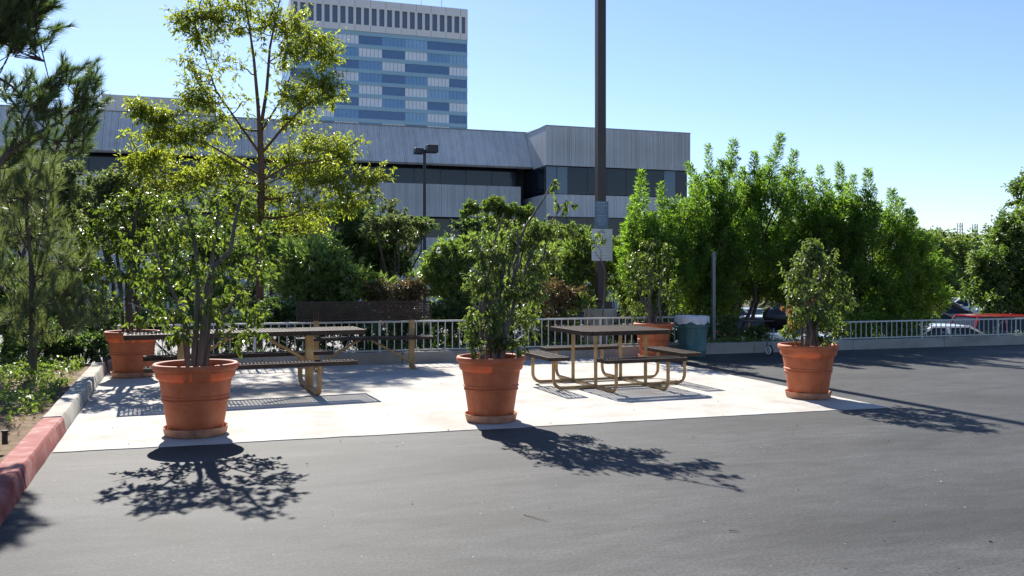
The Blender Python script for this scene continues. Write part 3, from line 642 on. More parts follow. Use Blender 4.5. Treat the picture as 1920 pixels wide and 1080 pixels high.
for i in range(len(prof) - 1):
    for k in range(n): fs.append((i * n + k, i * n + (k + 1) % n, (i + 1) * n + (k + 1) % n, (i + 1) * n + k))
g.add(vs, fs); g.build('liner', M['liner'], t, smooth=True)
for s in (-1, 1):
    g = MB(); g.tube([(s * .29, -.07, .56), (s * .335, -.06, .565), (s * .335, .06, .565), (s * .29, .07, .56)], .013, 8); g.build('handle', M['teal'], t, smooth=True)
# barbecue
t = tag(empty('barbecue_grill', (10.16, 14.74, .0), R(8)), 'black kettle barbecue with a side shelf and white-rimmed wheel by the kerb', 'barbecue')
g = MB(); g.lathe([(0, .46), (.10, .47), (.19, .52), (.25, .60), (.27, .70), (.285, .705), (.285, .72), (.27, .72)], 36); g.build('bowl', M['black'], t, smooth=True)
g = MB(); g.lathe([(.275, .722), (.28, .73), (.27, .80), (.22, .88), (.12, .935), (0, .945)], 36); ld = g.build('lid', M['black'], t, smooth=True)
g = MB(); g.tube([(-.07, 0, .94), (-.06, 0, .985), (.06, 0, .985), (.07, 0, .94)], .012, 8); g.build('lid_handle', M['black'], ld, smooth=True)
g = MB(); g.box((-.86, -.22, .655), (-.27, .22, .675)); g.build('shelf', M['dark_metal'], t, bevel=.006)
for a in (3.6, 5.8, 1.57):
    g = MB(); g.tube([(.17 * math.cos(a), .17 * math.sin(a), .53), (.34 * math.cos(a), .34 * math.sin(a), .07 if a < 5 and a > 2 else (.07 if a > 5 else 0.0))], .013, 8); g.build('leg', M['galv'], t, smooth=True)
for a, s in ((3.6, -1), (5.8, 1)):
    wq = MB(); wx, wy = .34 * math.cos(a) + s * .03, .34 * math.sin(a)
    ring = [(wx, wy + .075 * math.cos(q), .10 + .075 * math.sin(q)) for q in [2 * math.pi * i / 24 for i in range(25)]]; wq.tube(ring, .024, 8, False); wo = wq.build('wheel', M['rubber'], t, smooth=True)
    w2 = MB(); ring = [(wx - .018, wy + .066 * math.cos(q), .10 + .066 * math.sin(q)) for q in [2 * math.pi * i / 24 for i in range(25)]]; w2.tube(ring, .018, 8, False); w2.build('rim', M['white_plastic'], wo, smooth=True)
# perforated steel post
t = tag(empty('sign_post', (at(1338, 600, 15.62).x, 15.62, .08)), 'bare galvanised perforated steel post behind the trash can', 'post')
g = MB(); g.box((-.028, -.028, -.3), (.028, .028, 1.93)); po = g.build('shaft', M['galv'], t)
g = MB()
for i in range(70): z = .1 + i * .0258; g.lathe([(.0, 0), (.008, 0)], 8); n = 8; g.v[-16:] = [(v[0], -.0285, v[1] + z) for v in g.v[-16:]]
g.build('holes', M['dark_metal'], po)
# parking lot lamp down in the lower lot
Y = 45; b = at(796, 0, Y); t = tag(empty('parking_lot_lamp', (b.x, Y, LOW)), 'dark twin-headed parking lot lamp in front of the long concrete building', 'lamp post')
top = at(796, 283, Y).z - LOW
g = MB(); g.lathe([(0, 0), (.28, 0), (.28, .75), (0, .76)], 24); g.build('footing', M['pedestal'], t)
g = MB(); g.tube([(0, 0, .76), (0, 0, top)], [.10, .08], 12); g.build('shaft', M['dark_metal'], t, smooth=True)
g = MB(); g.box((.04, -.55, top - .12), (.62, .0, top + .28)); g.build('lamp_head', M['dark_metal'], t, bevel=.03)
g = MB(); g.box((-.5, .02, top - .14), (-.03, .5, top + .16)); g.build('lamp_head', M['dark_metal'], t, bevel=.03)
g = MB(); g.box((-.06, -.06, top - .06), (.06, .06, top + .06)); g.build('yoke', M['dark_metal'], t)
# ================================================================== BUILDINGS
def concrete_face():
    m, t, p = nt('board_marked_concrete')
    tc = t.nodes.new('ShaderNodeTexCoord'); ob = t.nodes.new('ShaderNodeNewGeometry')
    mp = t.nodes.new('ShaderNodeMapping'); mp.inputs['Scale'].default_value = (2.6, 2.6, .12); t.links.new(ob.outputs['Position'], mp.inputs[0])
    n = t.nodes.new('ShaderNodeTexNoise'); n.inputs['Scale'].default_value = 1.0; n.inputs['Detail'].default_value = 8; n.inputs['Roughness'].default_value = .65; t.links.new(mp.outputs[0], n.inputs['Vector'])
    r = ramp(t, [(.56, .55, .53), (.655, .645, .62), (.70, .69, .67)], [.3, .5, .7]); t.links.new(n.outputs[0], r.inputs[0])
    mp2 = t.nodes.new('ShaderNodeMapping'); mp2.inputs['Scale'].default_value = (.25, .25, .25); t.links.new(ob.outputs['Position'], mp2.inputs[0])
    n2 = t.nodes.new('ShaderNodeTexNoise'); n2.inputs['Scale'].default_value = 1; n2.inputs['Detail'].default_value = 5; t.links.new(mp2.outputs[0], n2.inputs['Vector'])
    r2 = ramp(t, [(.82,) * 3, (1.0,) * 3], [.35, .6]); t.links.new(n2.outputs[0], r2.inputs[0])
    mx = t.nodes.new('ShaderNodeMix'); mx.data_type = 'RGBA'; mx.blend_type = 'MULTIPLY'; mx.inputs[0].default_value = 1; t.links.new(r.outputs[0], mx.inputs[6]); t.links.new(r2.outputs[0], mx.inputs[7])
    t.links.new(mx.outputs[2], p.inputs['Base Color']); p.inputs['Roughness'].default_value = .9; p.inputs['Specular IOR Level'].default_value = .2
    return m
M['bconc'] = concrete_face()
M['bcore'] = mat('building_core', (.03, .032, .036), .8, var=.1)
M['bglass'] = mat('dark_glass', (.016, .021, .032), .1, var=.15, scale=.3, spec=.38)
M['bglass2'] = mat('clear_blue_glass', (.05, .10, .15), .06, var=.15, scale=.3, spec=.7)
M['mullion'] = mat('mullion', (.03, .03, .033), .5, var=.1)
M['roofcap'] = mat('roof_cap', (.30, .30, .30), .7, var=.1)
def panel_mesh(wd, h, d=.25, grooves=3):
    g = MB(); xs = [0.012]; ys = [0.0]; gw = .035
    for i in range(grooves):
        c = wd * (i + .5) / grooves; xs += [c - gw, c - gw * .5, c + gw * .5, c + gw]; ys += [0, .03, .03, 0]
    xs += [wd - .012]; ys += [0]; n = len(xs)
    g.add([(x, y, 0) for x, y in zip(xs, ys)] + [(x, y, h) for x, y in zip(xs, ys)] + [(xs[0], d, 0), (xs[-1], d, 0), (xs[0], d, h), (xs[-1], d, h)],
          [(i, i + 1, n + i + 1, n + i) for i in range(n - 1)] + [tuple(range(n, 2 * n)) + (2 * n + 3, 2 * n + 2), (2 * n + 1, 2 * n) + tuple(range(n)),
           (0, n, 2 * n + 2, 2 * n), (n - 1, 2 * n + 1, 2 * n + 3, 2 * n - 1)])
    me = g.mesh('concrete_panel'); me.materials.append(M['bconc']); return me
def panels(root, x0, x1, y, z0, z1, wd=.92, tilt=0):
    n = max(1, round((x1 - x0) / wd)); w_ = (x1 - x0) / n; me = panel_mesh(w_, (z1 - z0) / math.cos(tilt))
    for i in range(n):
        o = bpy.data.objects.new('concrete_panel', me); COL.objects.link(o); o.parent = root
        o.location = (x0 + i * w_ - root.location.x, y - root.location.y, z0 - root.location.z); o.rotation_euler = (-tilt, 0, 0)
def panes(root, x0, x1, y, z0, z1, wd, mats_):
    n = max(1, round((x1 - x0) / wd)); w_ = (x1 - x0) / n; g = MB(); g.box((.025, 0, .03), (w_ - .025, .03, z1 - z0 - .03)); mes = []
    for mm in mats_:
        me = g.mesh('window_pane'); me.materials.append(mm); mes.append(me)
    mu = MB(); mu.box((-.018, -.02, 0), (.018, .06, z1 - z0)); mm = mu.mesh('mullion'); mm.materials.append(M['mullion'])
    for i in range(n):
        o = bpy.data.objects.new('window_pane', mes[i % len(mes)] if len(mes) < 3 else random.choice(mes)); COL.objects.link(o); o.parent = root
        o.location = (x0 + i * w_ - root.location.x, y - root.location.y, z0 - root.location.z); o.rotation_euler = (random.uniform(-.004, .004), 0, random.uniform(-.01, .01))
        o2 = bpy.data.objects.new('mullion', mm); COL.objects.link(o2); o2.parent = root; o2.location = o.location
b = tag(empty('office_building', (22.96, 66, LOW)), 'long low office building of board-marked concrete with dark ribbon windows', 'building')
XL, XC, XR = -24.0, 22.96, 35.3
g = MB(); ox, oy, oz = b.location
def cb(a, c): g.box([a[i] - b.location[i] for i in range(3)], [c[i] - b.location[i] for i in range(3)])
cb((XL + .1, 68.4, LOW), (XC, 92, 12.6)); cb((XC + .3, 63.6, LOW), (XR - .3, 92, 12.6)); g.build('core', M['bcore'], b)
tl = math.atan2(1.8, 3.0)
panels(b, XL, XC - .02, 66.1, 10.1, 13.1, tilt=tl)
panes(b, XL, XC - .9, 67.6, 8.5, 10.15, 2.1, [M['bglass']])
panels(b, XL, XC - 1.0, 66.1, 6.0, 8.5); panes(b, XL, XC - .1, 67.2, 4.4, 6.0, 2.1, [M['bglass']]); panels(b, XL, XC - .1, 66.1, -1.3, 4.4)
g = MB(); cb((XL, 66.4, 8.3), (XC - 1.0, 68.5, 8.48)); cb((XL, 66.3, 10.12), (XC, 68.6, 10.2)); cb((XL, 66.4, 4.2), (XC - .1, 68.5, 4.38)); g.build('ledge', M['bconc'], b)
g = MB(); cb((XL, 67.85, 13.1), (XC + .2, 92, 13.16)); cb((XC - .02, 62.98, 12.9), (XR + .02, 92, 12.96)); g.build('roof', M['roofcap'], b)
panels(b, XC, XR, 63.0, 9.9, 12.9); panels(b, XC, XR, 63.0, 6.0, 7.7); panels(b, XC, XR, 63.0, -1.3, 4.3)
panes(b, XC + .1, XC + 1.9, 63.35, 7.75, 9.9, .9, [M['bglass2']]); panes(b, XC + 1.9, XR - 2.2, 63.35, 7.75, 9.9, 1.75, [M['bglass']]); panes(b, XR - 2.2, XR - .1, 63.35, 7.75, 9.9, 1.05, [M['bglass2'], M['bglass']])
panes(b, XC + .1, XR - .1, 63.35, 4.35, 6.0, 1.75, [M['bglass']])
# return wall of the projecting wing, following the slope of the recessed facade
g = MB(); X_ = XC
vs = [(X_, 63.02, 9.9), (X_, 66.05, 9.9), (X_, 66.15, 10.1), (X_, 67.95, 13.1), (X_, 63.02, 12.9)]
vs = [(a - ox, c - oy, d - oz) for a, c, d in vs]; vs += [(a + .28, c, d) for a, c, d in vs]
g.add(vs, [(4, 3, 2, 1, 0), (5, 6, 7, 8, 9)] + [(i, (i + 1) % 5, 5 + (i + 1) % 5, 5 + i) for i in range(5)]); g.build('return_wall', M['bconc'], b)
g = MB(); cb((XC, 63.3, -1.3), (XC + .25, 68.4, 7.7)); cb((XR - .26, 63.3, -1.3), (XR, 92, 7.7)); cb((XR - .26, 63.25, 9.92), (XR, 92, 12.88)); g.build('side_wall', M['bconc'], b)
g = MB(); cb((XC + .02, 63.4, 7.75), (XC + .06, 68.4, 9.9)); cb((XR - .12, 63.4, 7.75), (XR - .08, 92, 9.9)); g.build('side_glazing', M['bglass'], b)
# plant room on the roof, to the left
c0, c1 = at(190, 200, 76), at(402, 200, 76)
panels(b, c0.x, c1.x, 76, 13.1, at(260, 180, 76).z, 1.9)
g = MB(); cb((c0.x, 76.3, 13.1), (c1.x, 88, at(260, 180, 76).z)); g.build('plant_room', M['roofcap'], b)
g = MB(); zt = at(260, 180, 76).z
for u in (210, 236, 440): q = at(u, 170, 80); cb((q.x - .9, 80, 13.1), (q.x + .9, 82, zt + .35 if u < 400 else 14.6))
g.build('roof_vent', M['roofcap'], b)
# ---- glass tower
TY = 280.0
XA, XB = at(545, 0, TY).x, at(877, 0, TY).x
tw = tag(empty('office_tower', (XA, TY, LOW)), 'tall blue glass office tower with a pale windowed crown behind the low building', 'building')
def tz(v): return at(877, v, TY).z
M['t_pale'] = mat('tower_crown_panel', (.78, .77, .76), .7, var=.05, scale=.2)
M['t_span'] = mat('tower_spandrel', (.29, .47, .58), .25, var=.06, scale=.1, spec=.6)
def glassm(n, c, rg): return mat(n, c, rg, var=.08, scale=.25, spec=.6)
GL = {'D': glassm('tower_glass_dark', (.085, .18, .36), .25), 'M': glassm('tower_glass_mid', (.16, .34, .58), .3), 'B': glassm('tower_glass_pale_blue', (.26, .46, .68), .35), 'L': glassm('tower_blinds', (.80, .84, .90), .5)}
M['t_crownwin'] = glassm('crown_window', (.11, .14, .21), .3)
TH = tz(17.5) - LOW; W_ = XB - XA; zc = tz(75) - LOW
g = MB(); g.box((0, .6, 0), (W_, 48, zc)); g.box((.6, 1.2, zc), (W_ - .6, 47, TH - .1)); g.build('core', M['t_span'], tw)
nC = 23; zw0, zw1 = tz(63.5) - LOW, tz(32.5) - LOW; cw = W_ / nC
g = MB(); g.box((0, 0, zc), (W_, .9, zw0)); g.build('crown_sill', M['t_pale'], tw); g = MB(); g.box((0, 0, zw1), (W_, .9, TH)); g.build('crown_parapet', M['t_pale'], tw)
g = MB(); g.box((-.02, .902, zc), (.7, 48, TH)); g.box((W_ - .7, .902, zc), (W_ + .02, 48, TH)); g.build('crown_side', M['t_pale'], tw)
pm = MB(); pm.box((-.42, .0, zw0), (.42, .9, zw1)); pme = pm.mesh('crown_pier'); pme.materials.append(M['t_pale'])
wm = MB(); wm.box((.40, .55, zw0), (cw - .40, .7, zw1)); wme = wm.mesh('crown_window'); wme.materials.append(M['t_crownwin'])
jm = MB(); jm.box((-.05, -.01, TH - 2.4), (.05, .02, TH)); jm.box((-.05, -.01, zc), (.05, .02, zw0)); jme = jm.mesh('panel_joint'); jme.materials.append(M['mast'])
for i in range(nC + 1):
    o = bpy.data.objects.new('crown_pier', pme); COL.objects.link(o); o.parent = tw; o.location = (min(max(i * cw, .42), W_ - .42), 0, 0)
    if i < nC: o = bpy.data.objects.new('crown_window', wme); COL.objects.link(o); o.parent = tw; o.location = (i * cw, 0, 0)
    if i % 2 == 0: o = bpy.data.objects.new('panel_joint', jme); COL.objects.link(o); o.parent = tw; o.location = (min(i * cw + .05, W_ - .06), 0, 0)
cols = [545, 584, 627, 673, 717, 760, 802, 843, 877]; cxs = [at(u, 0, TY).x - XA for u in cols]
rows = ['DBLDMBDD', 'LDMLDLMB', 'MMDMLDDL', 'DBLMDMLD', 'LDMLDLBM', 'BMDLMLDL', 'MLMDDBLD', 'LDLMLDLM', 'DMBLDMMD', 'MLDMLDLB', 'LDMDBLDM', 'BMLDMLDL']
fh = (tz(196) - tz(218.4)); ztop = zc - 1.35
mats_w = {}
for ri, rw in enumerate(rows):
    z1 = ztop - ri * fh; z0 = z1 - fh * .68
    for ci, ch in enumerate(rw):
        g = MB(); n = 6 if ci < 7 else 5; a0, a1 = cxs[ci], cxs[ci + 1]; pw = (a1 - a0) / n
        for k in range(n): g.box((a0 + k * pw + .07, .45 + (.02 if k % 2 else 0), z0), (a0 + (k + 1) * pw - .07, .58, z1))
        wo = g.build('window', GL[ch], tw)
    g = MB(); g.box((0, .3, z0 - fh * .32), (W_, .62, z0 - .02)); g.build('spandrel', M['t_span'], tw)
    g = MB(); g.box((-.12, .8, z0), (0.01, 47.5, z1)); g.build('side_window', GL['B' if ri % 2 else 'M'], tw)
g = MB(); g.box((0, .3, ztop + .02), (W_, .62, zc)); g.build('spandrel', M['t_span'], tw)
for u, h in ((790, 1.6), (797, 3.2), (836, 6)):
    q = at(u, 0, TY).x - XA; g = MB(); g.tube([(q, 6, TH - .2), (q, 6, TH + h)], .07, 6); g.build('antenna', M['mast'], tw)

# ================================================================== FAR MASTS
for i, (u, v, lab) in enumerate(((1800, 418, 'lattice transmission mast on the horizon, leftmost of three'), (1828, 420, 'lattice transmission mast on the horizon, middle of three'), (1853, 422, 'lattice transmission mast on the horizon, rightmost of three'))):
    Y = 330; q = at(u, v, Y); h = q.z - LOW; t = tag(empty('transmission_mast', (q.x, Y, LOW)), lab, 'mast', 'transmission masts on the horizon')
    a = .75
    for sx in (-1, 1):
        for sy in (-1, 1): g = MB(); g.bar((sx * a * 1.3, sy * a * 1.3, 0), (sx * a, sy * a, h), .22, .22); g.build('leg', M['mast'], t)
    g = MB(); n = 16
    for k in range(n):
        z0, z1 = h * k / n, h * (k + 1) / n
        g.bar((-a, -a, z0), (a, -a, z1), .12, .12); g.bar((a, -a, z0), (-a, -a, z1), .12, .12); g.bar((-a, -a, z1), (a, -a, z1), .14, .14); g.bar((-a, a, z0), (a, a, z1), .12, .12)
    g.build('lattice', M['mast'], t)
    for zz in (h - 1.5, h - 4.5): g = MB(); g.bar((-1.6, 0, zz), (1.6, 0, zz), .2, .2); g.build('cross_arm', M['mast'], t)
for zz, v in ((0, 429), (1, 440)):
    Y = 330; g = MB(); a0 = at(1560, v - 2, Y); pts = []
    for k in range(33):
        u = 1560 + k * 15; sagp = ((u - 1690) / 120.0); pts.append(at(u, v + 3 * math.sin(k * .35) ** 2, Y))
    g.tube([p - a0 for p in pts], .07, 4); tag(g.build('power_line', M['mast'], None, loc=a0), ('upper' if zz == 0 else 'lower') + ' thin power line slung between the far masts', 'cable', 'power lines')

# ================================================================== CARS
M['tyre'] = M['rubber']; M['cglass'] = mat('car_glass', (.012, .016, .02), .08, var=.1, spec=.35)
M['clamp'] = mat('head_lamp', (.5, .5, .5), .15, var=.05); M['ctail'] = mat('tail_lamp', (.35, .01, .01), .2, var=.05)
def paint(n, c):
    m = mat(n, c, .22, var=.02, scale=2, spec=.6); m.node_tree.nodes['Principled BSDF'].inputs['Coat Weight'].default_value = .8; m.node_tree.nodes['Principled BSDF'].inputs['Coat Roughness'].default_value = .04; return m
P_ = {'white': paint('paint_white', (.75, .75, .74)), 'red': paint('paint_red', (.42, .012, .016)), 'black': paint('paint_black', (.012, .013, .016)), 'silver': paint('paint_silver', (.42, .43, .43)), 'grey': paint('paint_grey', (.16, .17, .18)), 'blue': paint('paint_pale_blue', (.30, .40, .45))}
def car(label, x, y, rz, col, suv=False):
    r = tag(empty('parked_car', (x, y, LOW + .004), rz), label, 'car', 'cars parked in the lower lot')
    L = 4.55; W = 1.78; hh = 1.72 if suv else 1.45; belt = 1.02 if suv else .92
    st = [(-L / 2, .62, .80), (-L / 2 + .12, .72, .92), (-L / 2 + .5, belt - .03, .97), (-L * .2, belt, 1), (L * .16, belt, 1), (L * .22, belt - .03, 1), (L / 2 - .45, belt - .17, .96), (L / 2 - .1, belt - .3, .88), (L / 2, .5, .78)]
    if suv: st[1] = (-L / 2 + .06, 1.0, .93); st[0] = (-L / 2, .7, .88); st[2] = (-L / 2 + .4, belt, .98)
    vs = []; fs = []; n = 10
    for X, h, f in st:
        hw = W / 2 * f; lo = .24
        vs += [(X, -hw * .93, lo), (X, -hw, .42), (X, -hw, h * .72), (X, -hw * .97, h - .07), (X, -hw * .86, h), (X, hw * .86, h), (X, hw * .97, h - .07), (X, hw, h * .72), (X, hw, .42), (X, hw * .93, lo)]
    for i in range(len(st) - 1):
        for k in range(n): fs.append((i * n + k, (i + 1) * n + k, (i + 1) * n + (k + 1) % n, i * n + (k + 1) % n))
    fs.append(tuple(range(n))); fs.append(tuple((len(st) - 1) * n + k for k in range(n))[::-1])
    g = MB(); g.add(vs, fs); g.build('body', P_[col], r, smooth=True)
    if suv: x0, x1, x2, x3 = -L / 2 + .1, -L / 2 + .42, L * .05, L * .26
    else: x0, x1, x2, x3 = -L * .40, -L * .22, L * .03, L * .24
    wb, wt = W / 2 * .90, W / 2 * .70; zt = hh - .04
    g = MB(); g.add([(x0, -wb, belt - .02), (x3, -wb, belt - .02), (x3, wb, belt - .02), (x0, wb, belt - .02), (x1, -wt, zt), (x2, -wt, zt), (x2, wt, zt), (x1, wt, zt)], [(0, 1, 5, 4), (1, 2, 6, 5), (2, 3, 7, 6), (3, 0, 4, 7), (4, 5, 6, 7)]); g.build('glasshouse', M['cglass'], r)
    vs = []; fs = []
    for i, fx in enumerate((0, .12, .5, .88, 1)):
        X = x1 - .06 + (x2 - x1 + .12) * fx
        for fy in (-1, -.8, 0, .8, 1): vs.append((X, fy * wt * 1.04, zt + .012 + .06 * (1 - fy ** 4) * (1 - (2 * fx - 1) ** 4) * .8 + .006))
    for i in range(4):
        for k in range(4): fs.append((i * 5 + k, (i + 1) * 5 + k, (i + 1) * 5 + k + 1, i * 5 + k + 1))
    vs += [(v[0], v[1], zt - .03) for v in vs[:25]]
    for i in range(4): fs += [(i * 5, 25 + i * 5, 30 + i * 5, 5 + i * 5), (i * 5 + 4, i * 5 + 9, i * 5 + 34, i * 5 + 29), (i, i + 1, 26 + i, 25 + i), (20 + i, 45 + i, 46 + i, 21 + i)]
    g = MB(); g.add(vs, fs); g.build('roof', P_[col], r, smooth=True)
    for s in (-1, 1):
        for (xa, xb) in ((x0, x1), (x3, x2)): g = MB(); g.bar((xa, s * wb, belt - .02), (xb, s * wt * 1.0, zt + .005), .07, .06); g.build('pillar', P_[col], r)
        xm = (x1 + x2) / 2 - .1; g = MB(); g.bar((xm, s * (wb + .006), belt - .02), (xm, s * (wt + .012), zt), .09, .03); g.build('pillar', P_[col], r)
        for X in (-L * .3, L * .31):
            g = MB(); y0 = s * (W / 2 - .2); y1 = s * (W / 2 + .006); ring = lambda rr, yy: [(X + rr * math.cos(2 * math.pi * k / 24), yy, .32 + rr * math.sin(2 * math.pi * k / 24)) for k in range(24)]
            g.add(ring(.32, y0) + ring(.32, y1) + ring(.2, y1 - s * .01), [(k, (k + 1) % 24, 24 + (k + 1) % 24, 24 + k) for k in range(24)] + [(24 + k, 24 + (k + 1) % 24, 48 + (k + 1) % 24, 48 + k) for k in range(24)])
            wh = g.build('wheel', M['tyre'], r, smooth=True); g = MB(); g.add(ring(.2, y1 - s * .012), [tuple(range(24))]); g.build('rim', M['hub'], wh)
        g = MB(); g.cbox((L / 2 - .13, s * W * .36, .60), (.18, .34, .13)); g.build('headlight', M['clamp'], r, bevel=.03)
        g = MB(); g.cbox((-L / 2 + .08, s * W * .37, .76), (.14, .3, .15)); g.build('tail_light', M['ctail'], r, bevel=.03)
        g = MB(); g.cbox((x3 - .15, s * (W / 2 + .06), belt + .06), (.12, .16, .11)); g.build('mirror', P_[col], r, bevel=.03)
    return r
def cpos(u, Y): return at(u, 0, Y).x
for lab, u, Y, rz, col, suv in (
    ('white sedan parked just below the right railing', 1785, 21.3, -.22, 'white', False),
    ('bright red sports utility car parked beyond the white sedan', 1905, 24.2, -.2, 'red', True),
    ('grey sedan parked behind the red car, mostly hidden', 1735, 33.0, -.3, 'grey', False),
    ('black sedan in the far row behind the grey one', 1768, 38.5, -.3, 'black', False),
    ('silver sedan in the far row left of the white far car', 1762, 46, -.3, 'silver', False),
    ('white sedan in the far row under the right-hand trees', 1820, 46, -.3, 'white', False),
    ('silver sedan seen under the tree canopy left of the barbecue', 1408, 34, -1.3, 'silver', False),
    ('white car glimpsed under the tree canopy above the barbecue', 1455, 27.5, -1.25, 'white', False),
    ('pale blue car glimpsed at left of the white sedan through shrub leaves', 1668, 20.9, -.25, 'blue', False),
    ('white car glimpsed through the hedge behind the bench', 800, 22.5, -.25, 'white', False),
    ('silver car glimpsed through the hedge behind the square table', 1060, 23.0, -.25, 'silver', False)):
    car(lab, cpos(u, Y), Y, rz, col, suv).scale = (1, 1, .9 if suv else 1)
# ================================================================== TREES AND SHRUBS
def split(cl, k=7, f=.48):
    """break a big crown mass into uneven clumps lying mostly near its surface"""
    out = []
    for c, Rd, n in cl:
        for i in range(k):
            u = sphere(1)[0]; rr = rng.uniform(.35, .85); s = f * rng.uniform(.7, 1.25)
            out.append(((c[0] + Rd[0] * u[0] * rr, c[1] + Rd[1] * u[1] * rr, c[2] + Rd[2] * u[2] * rr), tuple(x * s for x in Rd), int(n / k)))
    return out
def bush(name, label, cat, u0, Y, zb, masses, leaf, ml, mb='bark_dark', group=None, k=7, droop=.2, stem=.03, ns=5, full=False, per=14, twigs=False, **kw):
    """masses: photo-measured crown ellipses (u, v, dY, ru, rv, leaves)"""
    bx = at(u0, 0, Y).x; base = Vector((bx, Y, zb)); cl = [pc(a, b, Y + d, ru, rv, n) for a, b, d, ru, rv, n in masses]
    sts = []
    for i in range(ns):
        c, Rd, n = cl[i % len(cl)]; top = Vector(c) + Vector((random.uniform(-.4, .4) * Rd[0], random.uniform(-.4, .4) * Rd[1], random.uniform(-.1, .4) * Rd[2]))
        sts.append((wiggle(base + Vector((random.uniform(-.15, .15), random.uniform(-.15, .15), -.1)), top, 5, .04), stem * random.uniform(.8, 1.2), stem * .25))
    return plant(name, label, cat, base, M[ml], M[mb], sts, split([(c, q, int(n * 1.9)) for c, q, n in cl], k, .56), (leaf[0] * .95, leaf[1] * 1.15), group=group, droop=droop, full=full, per=per, twigs=twigs, trunk_n=6, limb=(.5, stem * .4), **kw)

# --- the tall open tree behind the fence
Y = 23.0; bse = at(482, 0, Y); bse.z = LOW
trunk = [bse, at(486, 610, Y), at(489, 450, Y), at(490, 330, Y), at(488, 245, Y)]
st = [(trunk, .17, .105),
      ([at(489, 300, Y), at(484, 200, Y - .1), at(476, 110, Y - .2), at(466, 40, Y - .2), at(455, -25, Y - .1)], .085, .016),
      ([at(488, 245, Y), at(500, 170, Y + .2), at(506, 90, Y + .2), at(520, 20, Y + .2), at(530, -20, Y + .2)], .075, .014),
      ([at(489, 290, Y), at(450, 235, Y - .2), at(405, 170, Y - .4), at(385, 110, Y - .5), at(365, 45, Y - .5)], .05, .012),
      ([at(490, 330, Y), at(440, 300, Y - .5), at(390, 270, Y - .8), at(320, 245, Y - 1.0), at(270, 212, Y - 1.0)], .05, .010),
      ([at(490, 345, Y), at(430, 340, Y + .5), at(360, 330, Y + .8), at(280, 320, Y + .9)], .045, .010),
      ([at(489, 290, Y), at(530, 240, Y - .3), at(565, 205, Y - .5), at(605, 175, Y - .6), at(640, 150, Y - .6)], .055, .010),
      ([at(488, 250, Y), at(525, 190, Y + .3), at(550, 130, Y + .5), at(585, 85, Y + .6)], .045, .010),
      ([at(490, 340, Y), at(540, 310, Y - .4), at(610, 300, Y - .7), at(660, 310, Y - .8), at(705, 335, Y - .8)], .05, .010),
      ([at(490, 350, Y), at(530, 330, Y + .5), at(590, 300, Y + .8), at(640, 275, Y + .8)], .04, .010)]
cl = [pc(a, b, Y + d, ru, rv, n) for a, b, d, ru, rv, n in (
    (352, 30, -.5, 38, 22, 330), (395, 20, -.4, 36, 24, 330), (375, 65, -.5, 34, 24, 250), (425, 45, -.3, 34, 26, 250), (455, 0, 0, 40, 22, 260), (500, 30, .3, 34, 26, 200), (540, 40, .3, 44, 30, 400), (580, 70, .5, 44, 34, 460), (610, 100, .4, 28, 26, 300), (545, 95, .2, 30, 22, 200),
    (345, 110, -.5, 20, 16, 70), (410, 110, -.4, 26, 20, 90), (375, 150, -.4, 32, 34, 300), (400, 190, -.3, 34, 26, 240), (360, 185, -.5, 26, 22, 180), (600, 150, -.6, 42, 26, 420), (570, 185, -.4, 46, 26, 400), (630, 170, -.6, 22, 22, 180), (545, 225, -.2, 36, 18, 180), (535, 160, 0, 24, 18, 120),
    (262, 205, -1, 26, 16, 190), (300, 212, -1, 30, 18, 230), (330, 250, -.9, 40, 24, 340), (285, 245, -1, 30, 20, 180), (380, 240, -.6, 36, 28, 260), (255, 310, .9, 26, 26, 250), (290, 290, .8, 34, 26, 290), (310, 345, .8, 50, 38, 520), (260, 365, .8, 28, 28, 250), (375, 325, .5, 46, 38, 430), (430, 300, .2, 32, 26, 220), (420, 370, .4, 44, 36, 360),
    (595, 265, .8, 42, 26, 360), (640, 280, .6, 34, 26, 320), (690, 335, -.8, 30, 18, 260), (625, 330, -.6, 44, 30, 420), (575, 320, .3, 42, 34, 360), (540, 290, .1, 34, 26, 210), (510, 365, .2, 44, 32, 300), (580, 385, -.2, 46, 30, 320), (650, 375, -.6, 34, 24, 240), (560, 425, .1, 40, 24, 200), (460, 400, -.3, 30, 24, 140), (450, 120, -.3, 30, 30, 50), (515, 120, .3, 24, 30, 50), (455, 190, -.3, 30, 26, 60), (530, 200, .2, 30, 26, 60), (450, 240, 0, 26, 20, 60), (480, 70, 0, 26, 26, 60), (520, 300, .2, 30, 26, 80), (450, 345, .3, 34, 26, 120))]
for c_, q_, n_ in list(cl):      # side limbs that fork from the leaders into each crown clump
    if n_ > 180:
        for j in range(2): cl.append((Vector(c_) + Vector([random.uniform(-1.3, 1.3) * v for v in q_]), tuple(v * .5 for v in q_), 30))
plant('gum_tree', 'tall open yellow-green tree with a reddish trunk rising behind the long picnic table', 'tree', bse, M['lf_gum'], M['bark_red'], [(a, b * .68, c * .7) for a, b, c in st], [(c, tuple(v * (1.5 if c[2] < 5.5 else 1.45) for v in q), int(n * (2.6 if c[2] < 5.5 else 2.0))) for c, q, n in cl], (.12, .038), droop=.55, per=10, hollow=.25, twigr=.009, full=True, wild=.55, limb=(.45, .03), trunk_n=12)

